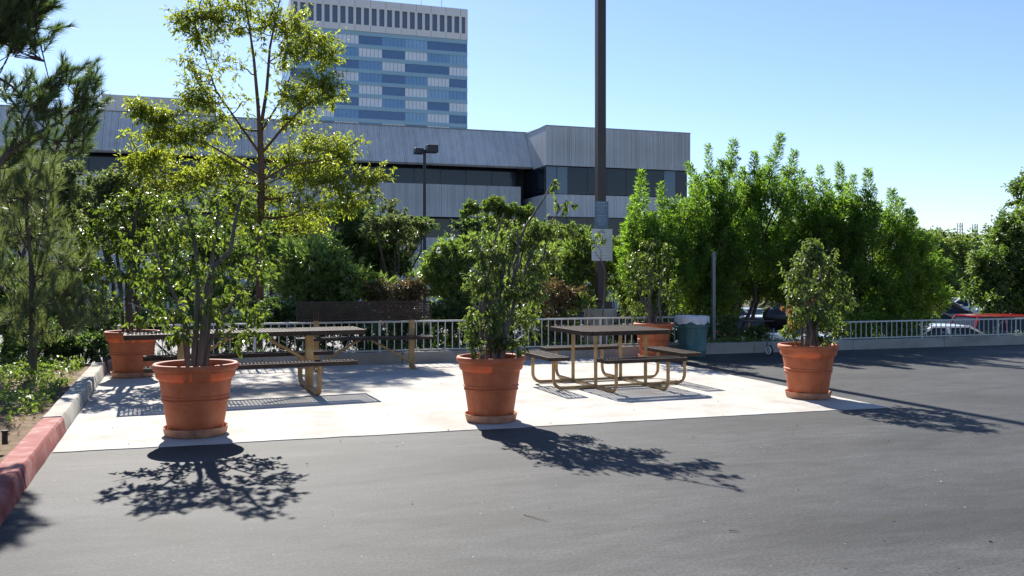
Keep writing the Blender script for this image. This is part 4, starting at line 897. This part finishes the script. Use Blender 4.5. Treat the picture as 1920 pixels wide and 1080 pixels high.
# --- fern pines: upright feathery shoots over dense bodies
def fern_pine(label, u0, Y, zb, spires, masses, ns=6, stem=.07):
    bx = at(u0, 0, Y).x; base = Vector((bx, Y, zb)); sh = []; sts = []
    us = [q[0] for q in spires]; lo_, hi_ = min(us), max(us)
    spires = spires + [(random.uniform(lo_, hi_), random.uniform(370, 450), random.uniform(500, 560), random.uniform(12, 26)) for q in range(len(spires) * 2 // 3)]
    for (u, v, vb, wd) in spires:
        dy = random.uniform(-.7, .7); k = ppm(u, Y); t_ = at(u, v, Y + dy); b_ = at(u + (u0 - u) * .4 * (vb - v) / 150 + random.uniform(-16, 16), vb, Y + dy); wd *= random.uniform(.8, 1.35)
        ln = (t_ - b_).length; sh.append((b_, t_, wd * 1.25 / k, int(420 * ln * max(.6, wd / 16))))
        for q in range(int(6 * ln)):
            f = random.uniform(.0, .62); p = b_.lerp(t_, f); a = random.uniform(0, 6.28); l2 = wd / k * random.uniform(.9, 1.7) * (1.1 - f)
            sh.append((p, p + Vector((math.cos(a) * l2, math.sin(a) * l2, l2 * random.uniform(.7, 1.3))), l2 * .35, 40))
        sts.append((wiggle(base + Vector((random.uniform(-.3, .3), random.uniform(-.3, .3), -.1)), b_.lerp(t_, .5), 5, .03), stem * random.uniform(.6, 1.1), .008))
    for (u, v, dy, ru, rv, n) in masses:
        c, Rd, _ = pc(u, v + 6, Y + dy, ru * 1.06, rv * .96, 0)
        for q in range(int(n * .74)):
            uu = sphere(1)[0]; rr = rng.uniform(.25, 1.0) ** .6; p = Vector((c[0] + Rd[0] * uu[0] * rr, c[1] + Rd[1] * uu[1] * rr, c[2] + Rd[2] * uu[2] * rr))
            d = Vector((uu[0] * .7, uu[1] * .7, max(-.2, uu[2] * .6) + .75)).normalized() * rng.uniform(.28, .62); sh.append((p - d * .5, p + d * .5, .10, int(52 * d.length / .45)))
    return plant('fern_pine', label, 'tree', base, M['lf_fern'], M['bark_dark'], sts[:14], [((bx, Y, zb + 1.2), (.4, .4, .4), 30)], (.115, .025), group='fern pines behind the kerb', full=False, twigs=True, twigr=.006, shoots=sh, reach=False, droop=.1, trunk_n=6)
fern_pine('slender light green fern pine, leftmost of the group, close to the light pole', 1235, 16.9, -.1,
          [(1203, 322, 430, 15), (1238, 345, 440, 15), (1186, 372, 440, 11), (1183, 400, 470, 13), (1262, 385, 470, 14), (1222, 400, 500, 18), (1170, 420, 500, 12)],
          [(1275, 430, .3, 40, 60, 110), (1225, 450, 0, 55, 55, 120), (1245, 520, 0, 60, 60, 130), (1190, 500, .2, 32, 50, 60)])
fern_pine('tallest fern pine with two high spires, straight behind the trash can', 1365, 17.6, -.6,
          [(1292, 305, 420, 15), (1308, 330, 450, 16), (1328, 272, 400, 14), (1376, 262, 380, 15), (1352, 300, 420, 17), (1415, 285, 400, 15), (1440, 310, 420, 17), (1392, 315, 430, 18), (1465, 252, 390, 16), (1490, 283, 400, 15), (1340, 350, 460, 18), (1505, 320, 430, 16), (1420, 360, 470, 18)],
          [(1335, 565, -.4, 46, 46, 110), (1478, 560, -.2, 46, 44, 110), (1300, 500, -.3, 46, 60, 120), (1385, 530, .4, 60, 34, 110), (1350, 400, 0, 70, 75, 260), (1440, 400, .3, 75, 85, 300), (1330, 480, -.2, 55, 70, 200), (1410, 480, .2, 80, 65, 280), (1480, 480, .3, 60, 65, 200), (1300, 540, .1, 35, 50, 90), (1350, 560, .3, 40, 40, 80)])
fern_pine('broad fern pine directly behind the right front pot', 1590, 17.6, -.7,
          [(1515, 335, 450, 17), (1550, 338, 450, 16), (1590, 345, 450, 17), (1536, 312, 430, 15), (1572, 305, 420, 17), (1600, 330, 450, 16), (1628, 318, 430, 15), (1555, 360, 470, 18), (1612, 370, 470, 18), (1643, 380, 470, 15), (1520, 360, 460, 15)],
          [(1590, 590, -.3, 60, 32, 130), (1510, 520, 0, 50, 60, 130), (1515, 430, .2, 50, 60, 150), (1570, 430, 0, 75, 70, 280), (1630, 450, .2, 50, 70, 190), (1560, 510, .1, 75, 60, 260), (1630, 540, 0, 60, 55, 220), (1530, 560, .3, 60, 40, 150), (1650, 590, -.1, 50, 26, 110)])
fern_pine('lower fern pine at the right end of the group beside the parked cars', 1690, 17.8, -.8,
          [(1672, 356, 460, 18), (1690, 372, 470, 18), (1705, 392, 480, 15), (1660, 400, 490, 16), (1728, 430, 510, 14)],
          [(1745, 555, .2, 36, 28, 90), (1690, 600, -.2, 50, 22, 90), (1690, 460, 0, 45, 55, 180), (1710, 520, .1, 50, 45, 180), (1670, 545, 0, 45, 45, 150), (1735, 500, .2, 30, 35, 80), (1700, 575, 0, 40, 20, 80)])
# --- trees right
bush('broad_leaf_tree', 'rounded dark green tree at the right edge above the red car', 'tree', 1905, 31, LOW, [(1900, 420, 0, 45, 60, 1900), (1935, 370, .5, 50, 60, 1900), (1870, 500, 0, 50, 50, 1900), (1930, 500, -.5, 60, 70, 2200), (1870, 560, -.3, 40, 32, 1100), (1925, 575, -.5, 50, 32, 1100), (1990, 440, 0, 60, 110, 2000), (1895, 470, .5, 60, 70, 2600), (1850, 540, .3, 36, 40, 1400), (1910, 540, .6, 60, 60, 2000)], (.19, .085), 'lf_mid', k=11, stem=.12, ns=4)
bush('broad_leaf_tree', 'light green spreading tree between the fern pines and the right edge', 'tree', 1770, 54, LOW, [(1745, 470, 0, 40, 30, 1300), (1785, 465, .5, 38, 28, 1100), (1770, 505, 0, 50, 28, 1400), (1730, 510, -.5, 34, 28, 900), (1800, 490, .5, 26, 26, 600), (1720, 470, 1, 40, 34, 1300), (1760, 520, 1, 60, 40, 2000), (1710, 530, 1, 40, 40, 1300)], (.28, .12), 'lf_cover', k=11, stem=.13, ns=4)
bush('broad_leaf_tree', 'hazy dark tree below the transmission masts', 'tree', 1815, 58, LOW, [(1770, 455, 1, 50, 26, 1300), (1800, 520, 1, 60, 34, 1500), (1810, 462, 0, 38, 30, 1200), (1790, 500, 0, 44, 34, 1000), (1830, 505, 0, 34, 36, 1000), (1850, 520, 0, 32, 30, 800)], (.34, .13), 'lf_mid', k=8, stem=.15, ns=4)
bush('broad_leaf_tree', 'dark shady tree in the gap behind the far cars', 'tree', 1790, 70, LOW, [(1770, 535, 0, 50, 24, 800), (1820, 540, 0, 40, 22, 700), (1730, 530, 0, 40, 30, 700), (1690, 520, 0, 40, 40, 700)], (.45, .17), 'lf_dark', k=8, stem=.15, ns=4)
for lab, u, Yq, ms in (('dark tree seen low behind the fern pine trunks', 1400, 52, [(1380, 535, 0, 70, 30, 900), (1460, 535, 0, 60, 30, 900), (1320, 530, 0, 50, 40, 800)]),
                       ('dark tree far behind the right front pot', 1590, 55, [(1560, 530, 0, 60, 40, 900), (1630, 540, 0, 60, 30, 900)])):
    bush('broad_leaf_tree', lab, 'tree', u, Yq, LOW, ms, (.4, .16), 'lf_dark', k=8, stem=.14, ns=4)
for lab, u, Yq, ms in (('far tree closing the gap behind the masts on the right', 1880, 95, [(1850, 490, 0, 60, 30, 900), (1910, 490, 0, 60, 34, 900), (1790, 500, 0, 50, 26, 800)]), ('far tree on the horizon behind the lower fern pine', 1720, 90, [(1700, 500, 0, 50, 28, 900), (1740, 495, 0, 40, 28, 800)])):
    bush('broad_leaf_tree', lab, 'tree', u, Yq, LOW, ms, (.55, .25), 'lf_mid', k=8, stem=.2, ns=4)
# --- oleander hedge behind the fence
OL = dict(leaf=(.16, .028), ml='lf_ole', k=13, group='oleanders behind the railing', droop=-.25, per=12, stem=.02, ns=7, out=.9, wild=.5)
for lab, u, Yq, ms in (
    ('oleander behind the long table, left of the russet bushes', 610, 17.4, [(600, 490, 0, 55, 45, 1700), (650, 520, -.2, 50, 42, 1500), (570, 540, -.2, 50, 45, 1300), (620, 570, -.2, 60, 35, 1200), (690, 545, -.1, 36, 36, 800), (545, 490, .3, 36, 42, 800)]),
    ('oleander with white flowers between the russet bush and the middle ficus', 855, 17.3, [(812, 515, 0, 36, 34, 900), (835, 478, .1, 34, 26, 700), (920, 470, .3, 40, 34, 900), (850, 490, 0, 42, 36, 1300), (885, 475, .2, 36, 30, 1000), (835, 540, -.2, 40, 40, 1300), (880, 545, 0, 45, 45, 1300), (850, 585, -.2, 40, 24, 700)]),
    ('oleander behind the middle ficus and left of the light pole', 1075, 18.3, [(1060, 525, 0, 46, 44, 1200), (1020, 555, 0, 44, 40, 1000), (1085, 560, -.3, 40, 34, 900), (1085, 470, 0, 42, 38, 1300), (1050, 500, .2, 40, 36, 1000), (1110, 520, 0, 34, 40, 900), (1000, 500, .3, 50, 50, 1300), (960, 520, .4, 50, 50, 1200), (1130, 480, .2, 24, 40, 700)]),
    ('oleander just right of the light pole behind the round potted ficus', 1165, 18.4, [(1160, 480, 0, 26, 36, 800), (1170, 540, 0, 34, 45, 1000), (1215, 560, .2, 50, 40, 1000), (1275, 570, .2, 40, 36, 800)])):
    bush('oleander', lab, 'shrub', u, Yq, -.3, ms, **OL)
bush('oleander', 'pale young oleander sprouting at the left foot of the light pole', 'shrub', 1098, 16.2, .1, [(1098, 562, 0, 16, 18, 150)], (.17, .026), 'lf_cover', k=3, droop=-.6, stem=.01, ns=3, out=1.1, wild=.3, group='oleanders behind the railing')
bush('russet_shrub', 'russet brown shrub behind the bench backrest', 'shrub', 725, 17.0, -.1, [(715, 545, 0, 40, 28, 1100), (755, 550, 0, 40, 28, 1100), (785, 545, .1, 32, 30, 900), (740, 590, 0, 60, 24, 900)], (.085, .024), 'lf_red', k=8, droop=.3, stem=.015, ns=8, per=10)
bush('russet_shrub', 'russet tinged shrub behind the square table, left of the light pole', 'shrub', 1040, 16.5, 0, [(1035, 550, 0, 36, 28, 1000), (1070, 555, 0, 26, 26, 600), (1000, 560, 0, 30, 26, 600), (1030, 590, 0, 50, 18, 600)], (.085, .024), 'lf_red', k=8, droop=.3, stem=.015, ns=8, per=10)
bush('evergreen_shrub', 'dark low hedge shrub under the oleander behind the bench', 'shrub', 640, 16.6, 0, [(560, 590, 0, 60, 26, 1200), (650, 595, 0, 60, 24, 1200), (520, 580, 0, 40, 30, 800)], (.09, .03), 'lf_dark', k=8, stem=.015, ns=7)
bush('evergreen_shrub', 'dark low hedge shrub under the oleander beside the middle ficus', 'shrub', 880, 16.6, 0, [(840, 590, 0, 44, 24, 1000), (910, 590, 0, 50, 26, 1100), (980, 595, 0, 50, 22, 900)], (.09, .03), 'lf_dark', k=8, stem=.015, ns=7)
bush('evergreen_shrub', 'small rounded shrub on the kerb left of the barbecue', 'shrub', 1425, 15.75, .1, [(1425, 622, 0, 32, 22, 900), (1400, 632, 0, 20, 14, 300)], (.06, .025), 'lf_mid', k=7, stem=.012, ns=5)
bush('evergreen_shrub', 'dark shrub spilling over the kerb behind the right front pot', 'shrub', 1560, 16.0, .05, [(1560, 610, 0, 50, 26, 1100), (1620, 612, 0, 40, 22, 800), (1500, 600, .2, 40, 30, 700)], (.07, .026), 'lf_fern', k=8, stem=.012, ns=6)
bush('evergreen_shrub', 'leafy shrub in front of the pale blue car', 'shrub', 1680, 16.6, -.1, [(1680, 612, 0, 34, 20, 700), (1715, 618, 0, 24, 14, 300)], (.08, .028), 'lf_mid', k=7, stem=.012, ns=5)
for lab, u, Yq, wds in (('dark hedge shrub behind the railing below the nearest ficus', 330, 16.4, (260, 330, 400)), ('dark hedge shrub behind the railing between the long table and the bench', 500, 16.5, (450, 520, 580)),
    ('dark hedge shrub behind the bench seat', 690, 16.5, (640, 700, 760)), ('dark hedge shrub behind the railing right of the bench', 840, 16.5, (800, 850, 900)),
    ('dark hedge shrub behind the railing right of the middle ficus', 1000, 16.4, (950, 1010, 1060)), ('dark hedge shrub behind the square table beside the footing', 1170, 16.4, (1175, 1205, 1230)), ('dark hedge shrub behind the trash can', 1285, 16.3, (1260, 1310, 1350))):
    bush('evergreen_shrub', lab, 'shrub', u, Yq, .0, [(w_, 622, random.uniform(-.3, .3), 46, 44, 750) for w_ in wds], (.085, .032), 'lf_dark', k=8, stem=.015, ns=6, group='hedge shrubs behind the railing')
# low planting strip on the kerb
def cover(name, label, cat, x0, x1, y0, y1, hfun, n, h, leaf, m, kind='stuff', dens=None):
    x = rng.uniform(x0, x1, n); y = rng.uniform(y0, y1, n)
    if dens is not None:
        k = dens(x, y) > rng.uniform(0, 1, n); x, y = x[k], y[k]
    z = hfun(x, y) + rng.uniform(0, 1, len(x)) ** 1.4 * h * (0.4 + 0.6 * np.abs(np.sin(x * 2.3 + 1.1) * np.cos(y * 2.9 + .4)))
    P = np.stack([x, y, z], 1); D = rng.normal(size=P.shape) * .7 + np.array([0, -.1, .6])
    o = put(leaf_geo(P, D, leaf[0], leaf[1], full=False), name, M[m], None, (0, 0, 0)); tag(o, label, cat, None, kind)
cover('ground_cover', 'low yellow-green ground cover on the kerb bed beside the trash can', 'ground cover', 8.6, 10.9, 15.36, 15.9, hbank, 2600, .22, (.05, .022), 'lf_cover')
cover('ground_cover', 'sparse low plants along the kerb bed right of the barbecue', 'ground cover', 11, 20, 15.36, 16.2, hbank, 5200, .16, (.05, .02), 'lf_mid')
cover('ground_cover', 'low plants along the kerb bed behind the tables', 'ground cover', -1.8, 8.2, 15.36, 16.4, hbank, 6000, .2, (.06, .022), 'lf_dark')
# flowers
fl = [at(a, b, 16.9) for a, b in ((822, 470), (823, 473), (848, 445), (900, 462), (903, 465), (780, 612), (796, 617), (798, 575), (788, 570))]
P = np.concatenate([np.array(p) + rng.normal(size=(7, 3)) * .03 for p in fl]); fo = put(leaf_geo(P, rng.normal(size=P.shape), .06, .05, full=False), 'flowers', M['petal'], None, (0, 0, 0)); tag(fo, 'scattered small white oleander blossoms on the hedge', 'flowers', None, 'stuff')
fl = [at(a, b, 15.7) for a, b in ((1772, 622), (1780, 628), (1790, 625), (1800, 629), (1868, 610), (1880, 607), (1893, 625), (1908, 622), (1850, 628), (1840, 626))]
P = np.concatenate([np.array(p) + rng.normal(size=(8, 3)) * .04 for p in fl]); fo = put(leaf_geo(P, rng.normal(size=P.shape), .05, .04, full=False), 'flowers', M['petal'], None, (0, 0, 0)); tag(fo, 'small white flowers behind the right railing in front of the red car', 'flowers', None, 'stuff')
# --- middle distance trees
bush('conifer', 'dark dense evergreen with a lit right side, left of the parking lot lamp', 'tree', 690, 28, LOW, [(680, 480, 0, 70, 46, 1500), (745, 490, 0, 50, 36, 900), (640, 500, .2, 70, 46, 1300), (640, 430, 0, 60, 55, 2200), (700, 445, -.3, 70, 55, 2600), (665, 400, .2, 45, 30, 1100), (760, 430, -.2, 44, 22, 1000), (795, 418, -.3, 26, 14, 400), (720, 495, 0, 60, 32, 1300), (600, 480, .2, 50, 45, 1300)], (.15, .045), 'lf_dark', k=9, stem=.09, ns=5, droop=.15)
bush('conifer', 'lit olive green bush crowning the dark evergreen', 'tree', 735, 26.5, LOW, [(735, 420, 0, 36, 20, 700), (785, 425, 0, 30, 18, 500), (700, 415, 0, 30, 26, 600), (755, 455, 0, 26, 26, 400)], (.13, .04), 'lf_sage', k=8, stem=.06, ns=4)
bush('silver_tree', 'thin silvery leaved tree against the concrete wall left of the lamp', 'tree', 725, 34, LOW, [(725, 385, 0, 34, 18, 260), (700, 370, 0, 24, 16, 180), (750, 400, 0, 22, 14, 160)], (.14, .06), 'lf_sage', k=6, stem=.05, ns=4, twigs=True)
bush('umbrella_tree', 'flat-topped airy tree in front of the ground floor windows, behind the middle ficus', 'tree', 930, 36, LOW, [(885, 395, 0, 26, 14, 500), (925, 385, 0, 30, 14, 620), (965, 395, 0, 30, 14, 620), (990, 400, 0, 20, 14, 360), (930, 415, .5, 40, 20, 400), (950, 430, 0, 50, 20, 420)], (.2, .07), 'lf_cover', k=7, stem=.08, ns=6, droop=.1)
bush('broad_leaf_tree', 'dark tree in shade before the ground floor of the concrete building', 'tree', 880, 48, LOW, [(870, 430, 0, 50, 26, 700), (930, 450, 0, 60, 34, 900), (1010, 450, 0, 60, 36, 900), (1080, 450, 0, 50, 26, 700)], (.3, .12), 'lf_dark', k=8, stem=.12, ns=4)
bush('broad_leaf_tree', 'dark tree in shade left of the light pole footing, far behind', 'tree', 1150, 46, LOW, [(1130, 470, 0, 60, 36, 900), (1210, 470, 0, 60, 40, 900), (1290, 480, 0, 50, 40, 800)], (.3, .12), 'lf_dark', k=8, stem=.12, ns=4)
# --- left background
bush('broad_leaf_tree', 'grey-green bushy tree left of the gum tree, under the pine branch', 'tree', 110, 21, -1, [(60, 350, 0, 60, 45, 1500), (120, 345, 0, 50, 40, 1400), (90, 420, 0, 80, 60, 1900), (20, 430, .3, 60, 70, 1500), (140, 500, 0, 70, 60, 1500), (60, 540, 0, 80, 60, 1500)], (.11, .04), 'lf_sage', k=9, stem=.09, ns=5)
bush('broad_leaf_tree', 'soft olive tree between the far left ficus and the gum tree', 'tree', 210, 24, -1.3, [(200, 345, 0, 50, 34, 1500), (165, 400, 0, 40, 50, 1300), (230, 420, 0, 60, 60, 1500), (300, 420, .3, 60, 50, 1300)], (.13, .05), 'lf_sage', k=9, stem=.09, ns=5)
bush('broad_leaf_tree', 'dark green tree filling the gap behind the nearest ficus', 'tree', 400, 26, LOW, [(400, 470, 0, 90, 60, 1900), (480, 480, 0, 70, 60, 1500), (330, 520, 0, 80, 60, 1500), (430, 550, 0, 90, 50, 1500), (520, 440, .3, 50, 50, 1000)], (.16, .06), 'lf_dark', k=9, stem=.1, ns=5)
bush('broad_leaf_shrub', 'bright green shrub behind the railing under the gum tree', 'shrub', 540, 19, -.9, [(620, 480, 0, 40, 30, 800), (560, 520, -.2, 50, 40, 1000), (540, 470, 0, 46, 34, 1200), (585, 470, 0, 40, 30, 1000), (520, 520, 5, 40, 45, 900), (420, 540, 5, 60, 45, 1100), (450, 470, 5, 40, 40, 800)], (.11, .04), 'lf_ole', k=10, stem=.03, ns=5)
bush('evergreen_shrub', 'dark shrub behind the far left pot at the kerb corner', 'shrub', 160, 17, .1, [(150, 590, 0, 50, 50, 1300), (200, 600, .3, 50, 40, 1000), (110, 560, .4, 60, 50, 1200), (300, 590, .3, 60, 36, 1100), (380, 585, .3, 50, 36, 900)], (.09, .03), 'lf_dark', k=8, stem=.02, ns=6)
bush('evergreen_shrub', 'dark shrub at the left edge behind the pine sapling', 'shrub', 20, 15.5, .2, [(30, 655, .2, 50, 30, 800), (110, 655, .4, 50, 30, 800), (170, 635, .6, 40, 34, 700), (10, 590, 0, 60, 60, 1500), (60, 620, -.2, 50, 40, 1000), (-40, 540, 0, 60, 90, 1200), (110, 640, 0, 40, 30, 700)], (.09, .03), 'lf_dark', k=8, stem=.02, ns=6)

# --- pines
def tuft_needles(P0, D0, n, L, wdt, spread=.75, ln=.25):
    P0 = np.array(P0); D0 = np.array(D0); D0 = D0 / np.linalg.norm(D0); u = rng.uniform(0, 1, (n, 1)); r_ = norm(rng.normal(size=(n, 3)))
    P = P0 + D0 * ln * u; D = D0 * 1.0 + r_ * spread * (1.15 - .5 * u); return P, D
def pine(name, label, base, trunk, tr, limbs, tufts, m, L, wdt, nn, ln=.25, spread=.75, rr=(.05, .012)):
    base = Vector(base); r = tag(empty(name, base), label, 'tree', 'pines in the left bed'); sub = lambda pts: [Vector(p) - base for p in pts]
    g = MB(); g.tube(sub(trunk), taper(tr[0], tr[1], len(trunk)), 10); g.build('trunk', M['bark_dark'], r, smooth=True)
    g = MB(); nodes = []
    for pts, r0, r1 in limbs:
        g.tube(sub(pts), taper(r0, r1, len(pts)), 6, False)
        for i in range(len(pts) - 1):
            for t_ in (0, .5): nodes.append((Vector(pts[i]).lerp(Vector(pts[i + 1]), t_), r0))
        nodes.append((Vector(pts[-1]), r1))
    for i in range(len(trunk) - 1):
        for t_ in (0, .3, .6): nodes.append((Vector(trunk[i]).lerp(Vector(trunk[i + 1]), t_), .02))
    Ps = []; Ds = []
    for c, d, k in tufts:
        c = Vector(c); nb = min(nodes, key=lambda q: (q[0] - c).length + max(0, q[0].z - c.z)); g.tube(sub(wiggle(nb[0], c, 3, .05)), [.009, .007, .006, .005], 4, False)
        dd = Vector(d).normalized(); g.tube(sub([c, c + dd * ln]), [.005, .003], 4, False)
        P, D = tuft_needles(c, dd, int(nn * k), L, wdt, spread, ln); Ps.append(P); Ds.append(D)
    g.build('branches', M['bark_dark'], r)['kind'] = 'stuff'
    f = put(needle_geo(np.concatenate(Ps), np.concatenate(Ds), L, wdt), 'needles', M[m], r, base); f['kind'] = 'stuff'; return r
def ptufts(lst, Y, dirf, ry=.3):
    out = []
    for u, v, ru, rv, n in lst:
        k = ppm(u, Y)
        for i in range(n):
            a = random.uniform(0, 6.28); q = math.sqrt(random.random()); p = at(u + ru * q * math.cos(a), v + rv * q * math.sin(a), Y + random.uniform(-ry, ry)); out.append((p, dirf(p), random.uniform(.7, 1.2)))
    return out
Y = 10.8; B0 = (-4.6, 10.9, .2)
tr = [(-4.6, 10.9, .1), (-4.55, 10.9, 2.5), (-4.5, 10.85, 4.5), (-4.4, 10.8, 6.6)]
lb = [([(-4.55, 10.9, 2.0), at(-60, 330, Y), at(-10, 320, Y), at(15, 285, Y), at(60, 255, Y), at(110, 230, Y), at(150, 195, Y)], .05, .010),
      ([at(15, 285, Y), at(60, 200, Y + .1), at(90, 160, Y + .1)], .02, .008), ([at(60, 255, Y), at(110, 265, Y - .1), at(155, 265, Y - .1)], .016, .006),
      ([(-4.5, 10.85, 3.6), at(-80, 110, Y), at(-30, 80, Y), at(20, 60, Y), at(60, 20, Y)], .04, .010), ([at(-30, 130, Y), at(20, 160, Y), at(60, 200, Y)], .02, .008), ([at(60, 20, Y), at(75, 80, Y), at(92, 150, Y)], .012, .006),
      ([(-4.5, 10.85, 4.3), (-3.2, 10.6, 4.7), (-2.4, 10.4, 5.1)], .04, .012), ([(-4.4, 10.8, 5.5), (-3.6, 10.9, 6.0), (-3.0, 10.9, 6.2)], .03, .01), ([(-4.5, 10.85, 4.6), (-5.6, 10.6, 5.0), (-6.2, 10.5, 5.2)], .03, .01)]
df = lambda p: Vector((random.gauss(.35, .4), random.gauss(0, .4), random.gauss(.75, .3)))
tf = ptufts([(20, 40, 45, 45, 60), (50, 15, 30, 25, 24), (10, 90, 40, 22, 22), (-30, 60, 40, 50, 30), (85, 60, 14, 18, 4), (60, 100, 30, 16, 5), (150, 160, 22, 26, 8), (170, 190, 14, 24, 8), (115, 150, 22, 22, 8), (80, 175, 40, 22, 14), (110, 215, 55, 30, 22), (50, 210, 45, 30, 14), (15, 190, 25, 24, 6), (150, 250, 28, 24, 10), (100, 270, 60, 22, 14), (30, 270, 34, 30, 12), (10, 310, 22, 18, 8), (130, 285, 30, 12, 5)], Y, df)
tf += [(Vector((-4.4 + random.gauss(0, .9), 10.8 + random.gauss(0, .8), random.uniform(4.6, 6.6))), df(0), 1) for i in range(60)]
pine('pine_tree', 'dark pine whose needled branches reach in at the top left', B0, tr, (.14, .05), lb, tf, 'needle', .135, .0062, 150, .22)
Y = 13.4; b0 = at(62, 700, Y); b0.z = .2
tr = [b0, at(61, 600, Y), at(60, 520, Y), at(57, 475, Y), at(50, 420, Y), at(50, 330, Y)]
lb = [([at(57, 478, Y), at(38, 440, Y), at(20, 400, Y), at(8, 360, Y)], .014, .005), ([at(60, 475, Y), at(78, 440, Y), at(84, 390, Y), at(88, 330, Y)], .014, .005), ([at(61, 530, Y), at(100, 505, Y - .1), at(140, 492, Y - .2)], .012, .004),
      ([at(61, 585, Y), at(40, 570, Y), at(10, 548, Y)], .014, .004), ([at(61, 585, Y), at(85, 570, Y), at(100, 558, Y)], .012, .004), ([at(62, 630, Y), at(90, 622, Y), at(150, 610, Y - .2), at(200, 590, Y - .2)], .010, .004), ([at(60, 545, Y), at(30, 510, Y), at(0, 495, Y)], .011, .004), ([at(62, 620, Y), at(30, 610, Y), at(5, 600, Y)], .01, .004)]
df2 = lambda p: Vector((random.gauss(0, .35), random.gauss(0, .35), random.gauss(.8, .25)))
tf = ptufts([(8, 370, 18, 40, 14), (50, 340, 16, 40, 16), (88, 340, 16, 40, 16), (35, 330, 30, 30, 10), (70, 400, 40, 40, 12), (20, 440, 30, 40, 14), (95, 440, 40, 40, 12), (100, 500, 45, 30, 16), (140, 500, 30, 28, 10), (15, 520, 34, 34, 14), (60, 560, 60, 40, 20), (120, 560, 50, 36, 18), (20, 600, 34, 34, 14), (110, 610, 60, 30, 18), (165, 600, 40, 26, 10), (50, 640, 60, 26, 14), (130, 540, 34, 30, 10), (190, 560, 24, 30, 6)], Y, df2, .45)
pine('pine_sapling', 'slender young pine with soft needles growing in the left bed', b0, tr, (.05, .012), lb, tf, 'needle_soft', .19, .005, 125, .22, .6)

# --- left bed ground cover
cover('ground_cover', 'bright low ivy and weeds in the left planting bed', 'ground cover', -6.5, -1.75, 9.5, 15.6, hleft, 20000, .22, (.06, .036), 'lf_cover',
      dens=lambda x, y: np.clip((np.sin(x * 3.1 + y * 1.3) * np.cos(y * 2.1 - x) + .5 + (y - 11.2) * .24) * 1.2, 0.03, 1) * (x < kx(y) - .33))
cover('dry_litter', 'dry leaf litter scattered over the left bed soil', 'leaf litter', -5, -1.5, 4, 12, lambda x, y: hleft(x, y) + .004, 2200, .01, (.05, .018), 'lf_red', dens=lambda x, y: (x < kx(y) - .33) * 1.0)
t = tag(empty('irrigation_cap', (at(9, 840, 8.2).x, 8.2, .2)), 'small black irrigation riser in the left bed beside the red kerb', 'sprinkler')
g = MB(); g.lathe([(0, -.05), (.022, -.05), (.022, .05), (.028, .05), (.028, .065), (0, .067)], 20); g.build('riser', M['rubber'], t, smooth=True)
# --- thin sapling in front of the pole
Y = 15.55; q = at(1131, 620, Y); q.z = .13
st = [([q, at(1130, 590, Y), at(1134, 545, Y), at(1135, 510, Y), at(1127, 488, Y)], .02, .011), ([at(1127, 488, Y), at(1117, 475, Y), at(1114, 455, Y)], .008, .004), ([at(1127, 488, Y), at(1127, 470, Y), at(1118, 460, Y)], .008, .004)]
plant('sapling', 'thin bare sapling with a leaf tuft in front of the light pole', 'tree', q, M['lf_ficus'], M['bark_grey'], st, [pc(1118, 445, Y, 18, 12, 60), pc(1131, 455, Y, 10, 10, 24), pc(1110, 455, Y, 10, 8, 24)], (.085, .034), droop=.8, per=8, twigr=.003, hollow=.3)

# ================================================================== SMALL DEBRIS
for u, v, du, dv, lab in ((982, 966, 45, 13, 'long dry twig lying on the asphalt near the centre'), (1366, 997, 20, 1, 'short dry twig on the asphalt right of the long twig')):
    d = EYE * FPX / (v - HOR); k = (u - 960) / FPX; a = Vector((d * (k * CY + SY), d * (CY - k * SY), .006)); d2 = EYE * FPX / (v + dv - HOR); k2 = (u + du - 960) / FPX; e = Vector((d2 * (k2 * CY + SY), d2 * (CY - k2 * SY), .006))
    g = MB(); g.tube([Vector((0, 0, 0)), (e - a) * .5 + Vector((0, .004, .004)), e - a], [.0035, .003, .002], 5); tag(g.build('twig', M['litter'], None, loc=a), lab, 'twig', 'twigs on the asphalt')
P = np.stack([rng.uniform(-1.3, 9, 150), rng.uniform(2.5, 13, 150), np.full(150, .012)], 1); D = rng.normal(size=P.shape) * np.array([1, 1, .15])
o = put(leaf_geo(P, D, .03, .012, full=False), 'leaf_litter', M['lf_red'], None, (0, 0, 0)); tag(o, 'tiny fallen leaves scattered on the pad and asphalt', 'leaf litter', None, 'stuff')
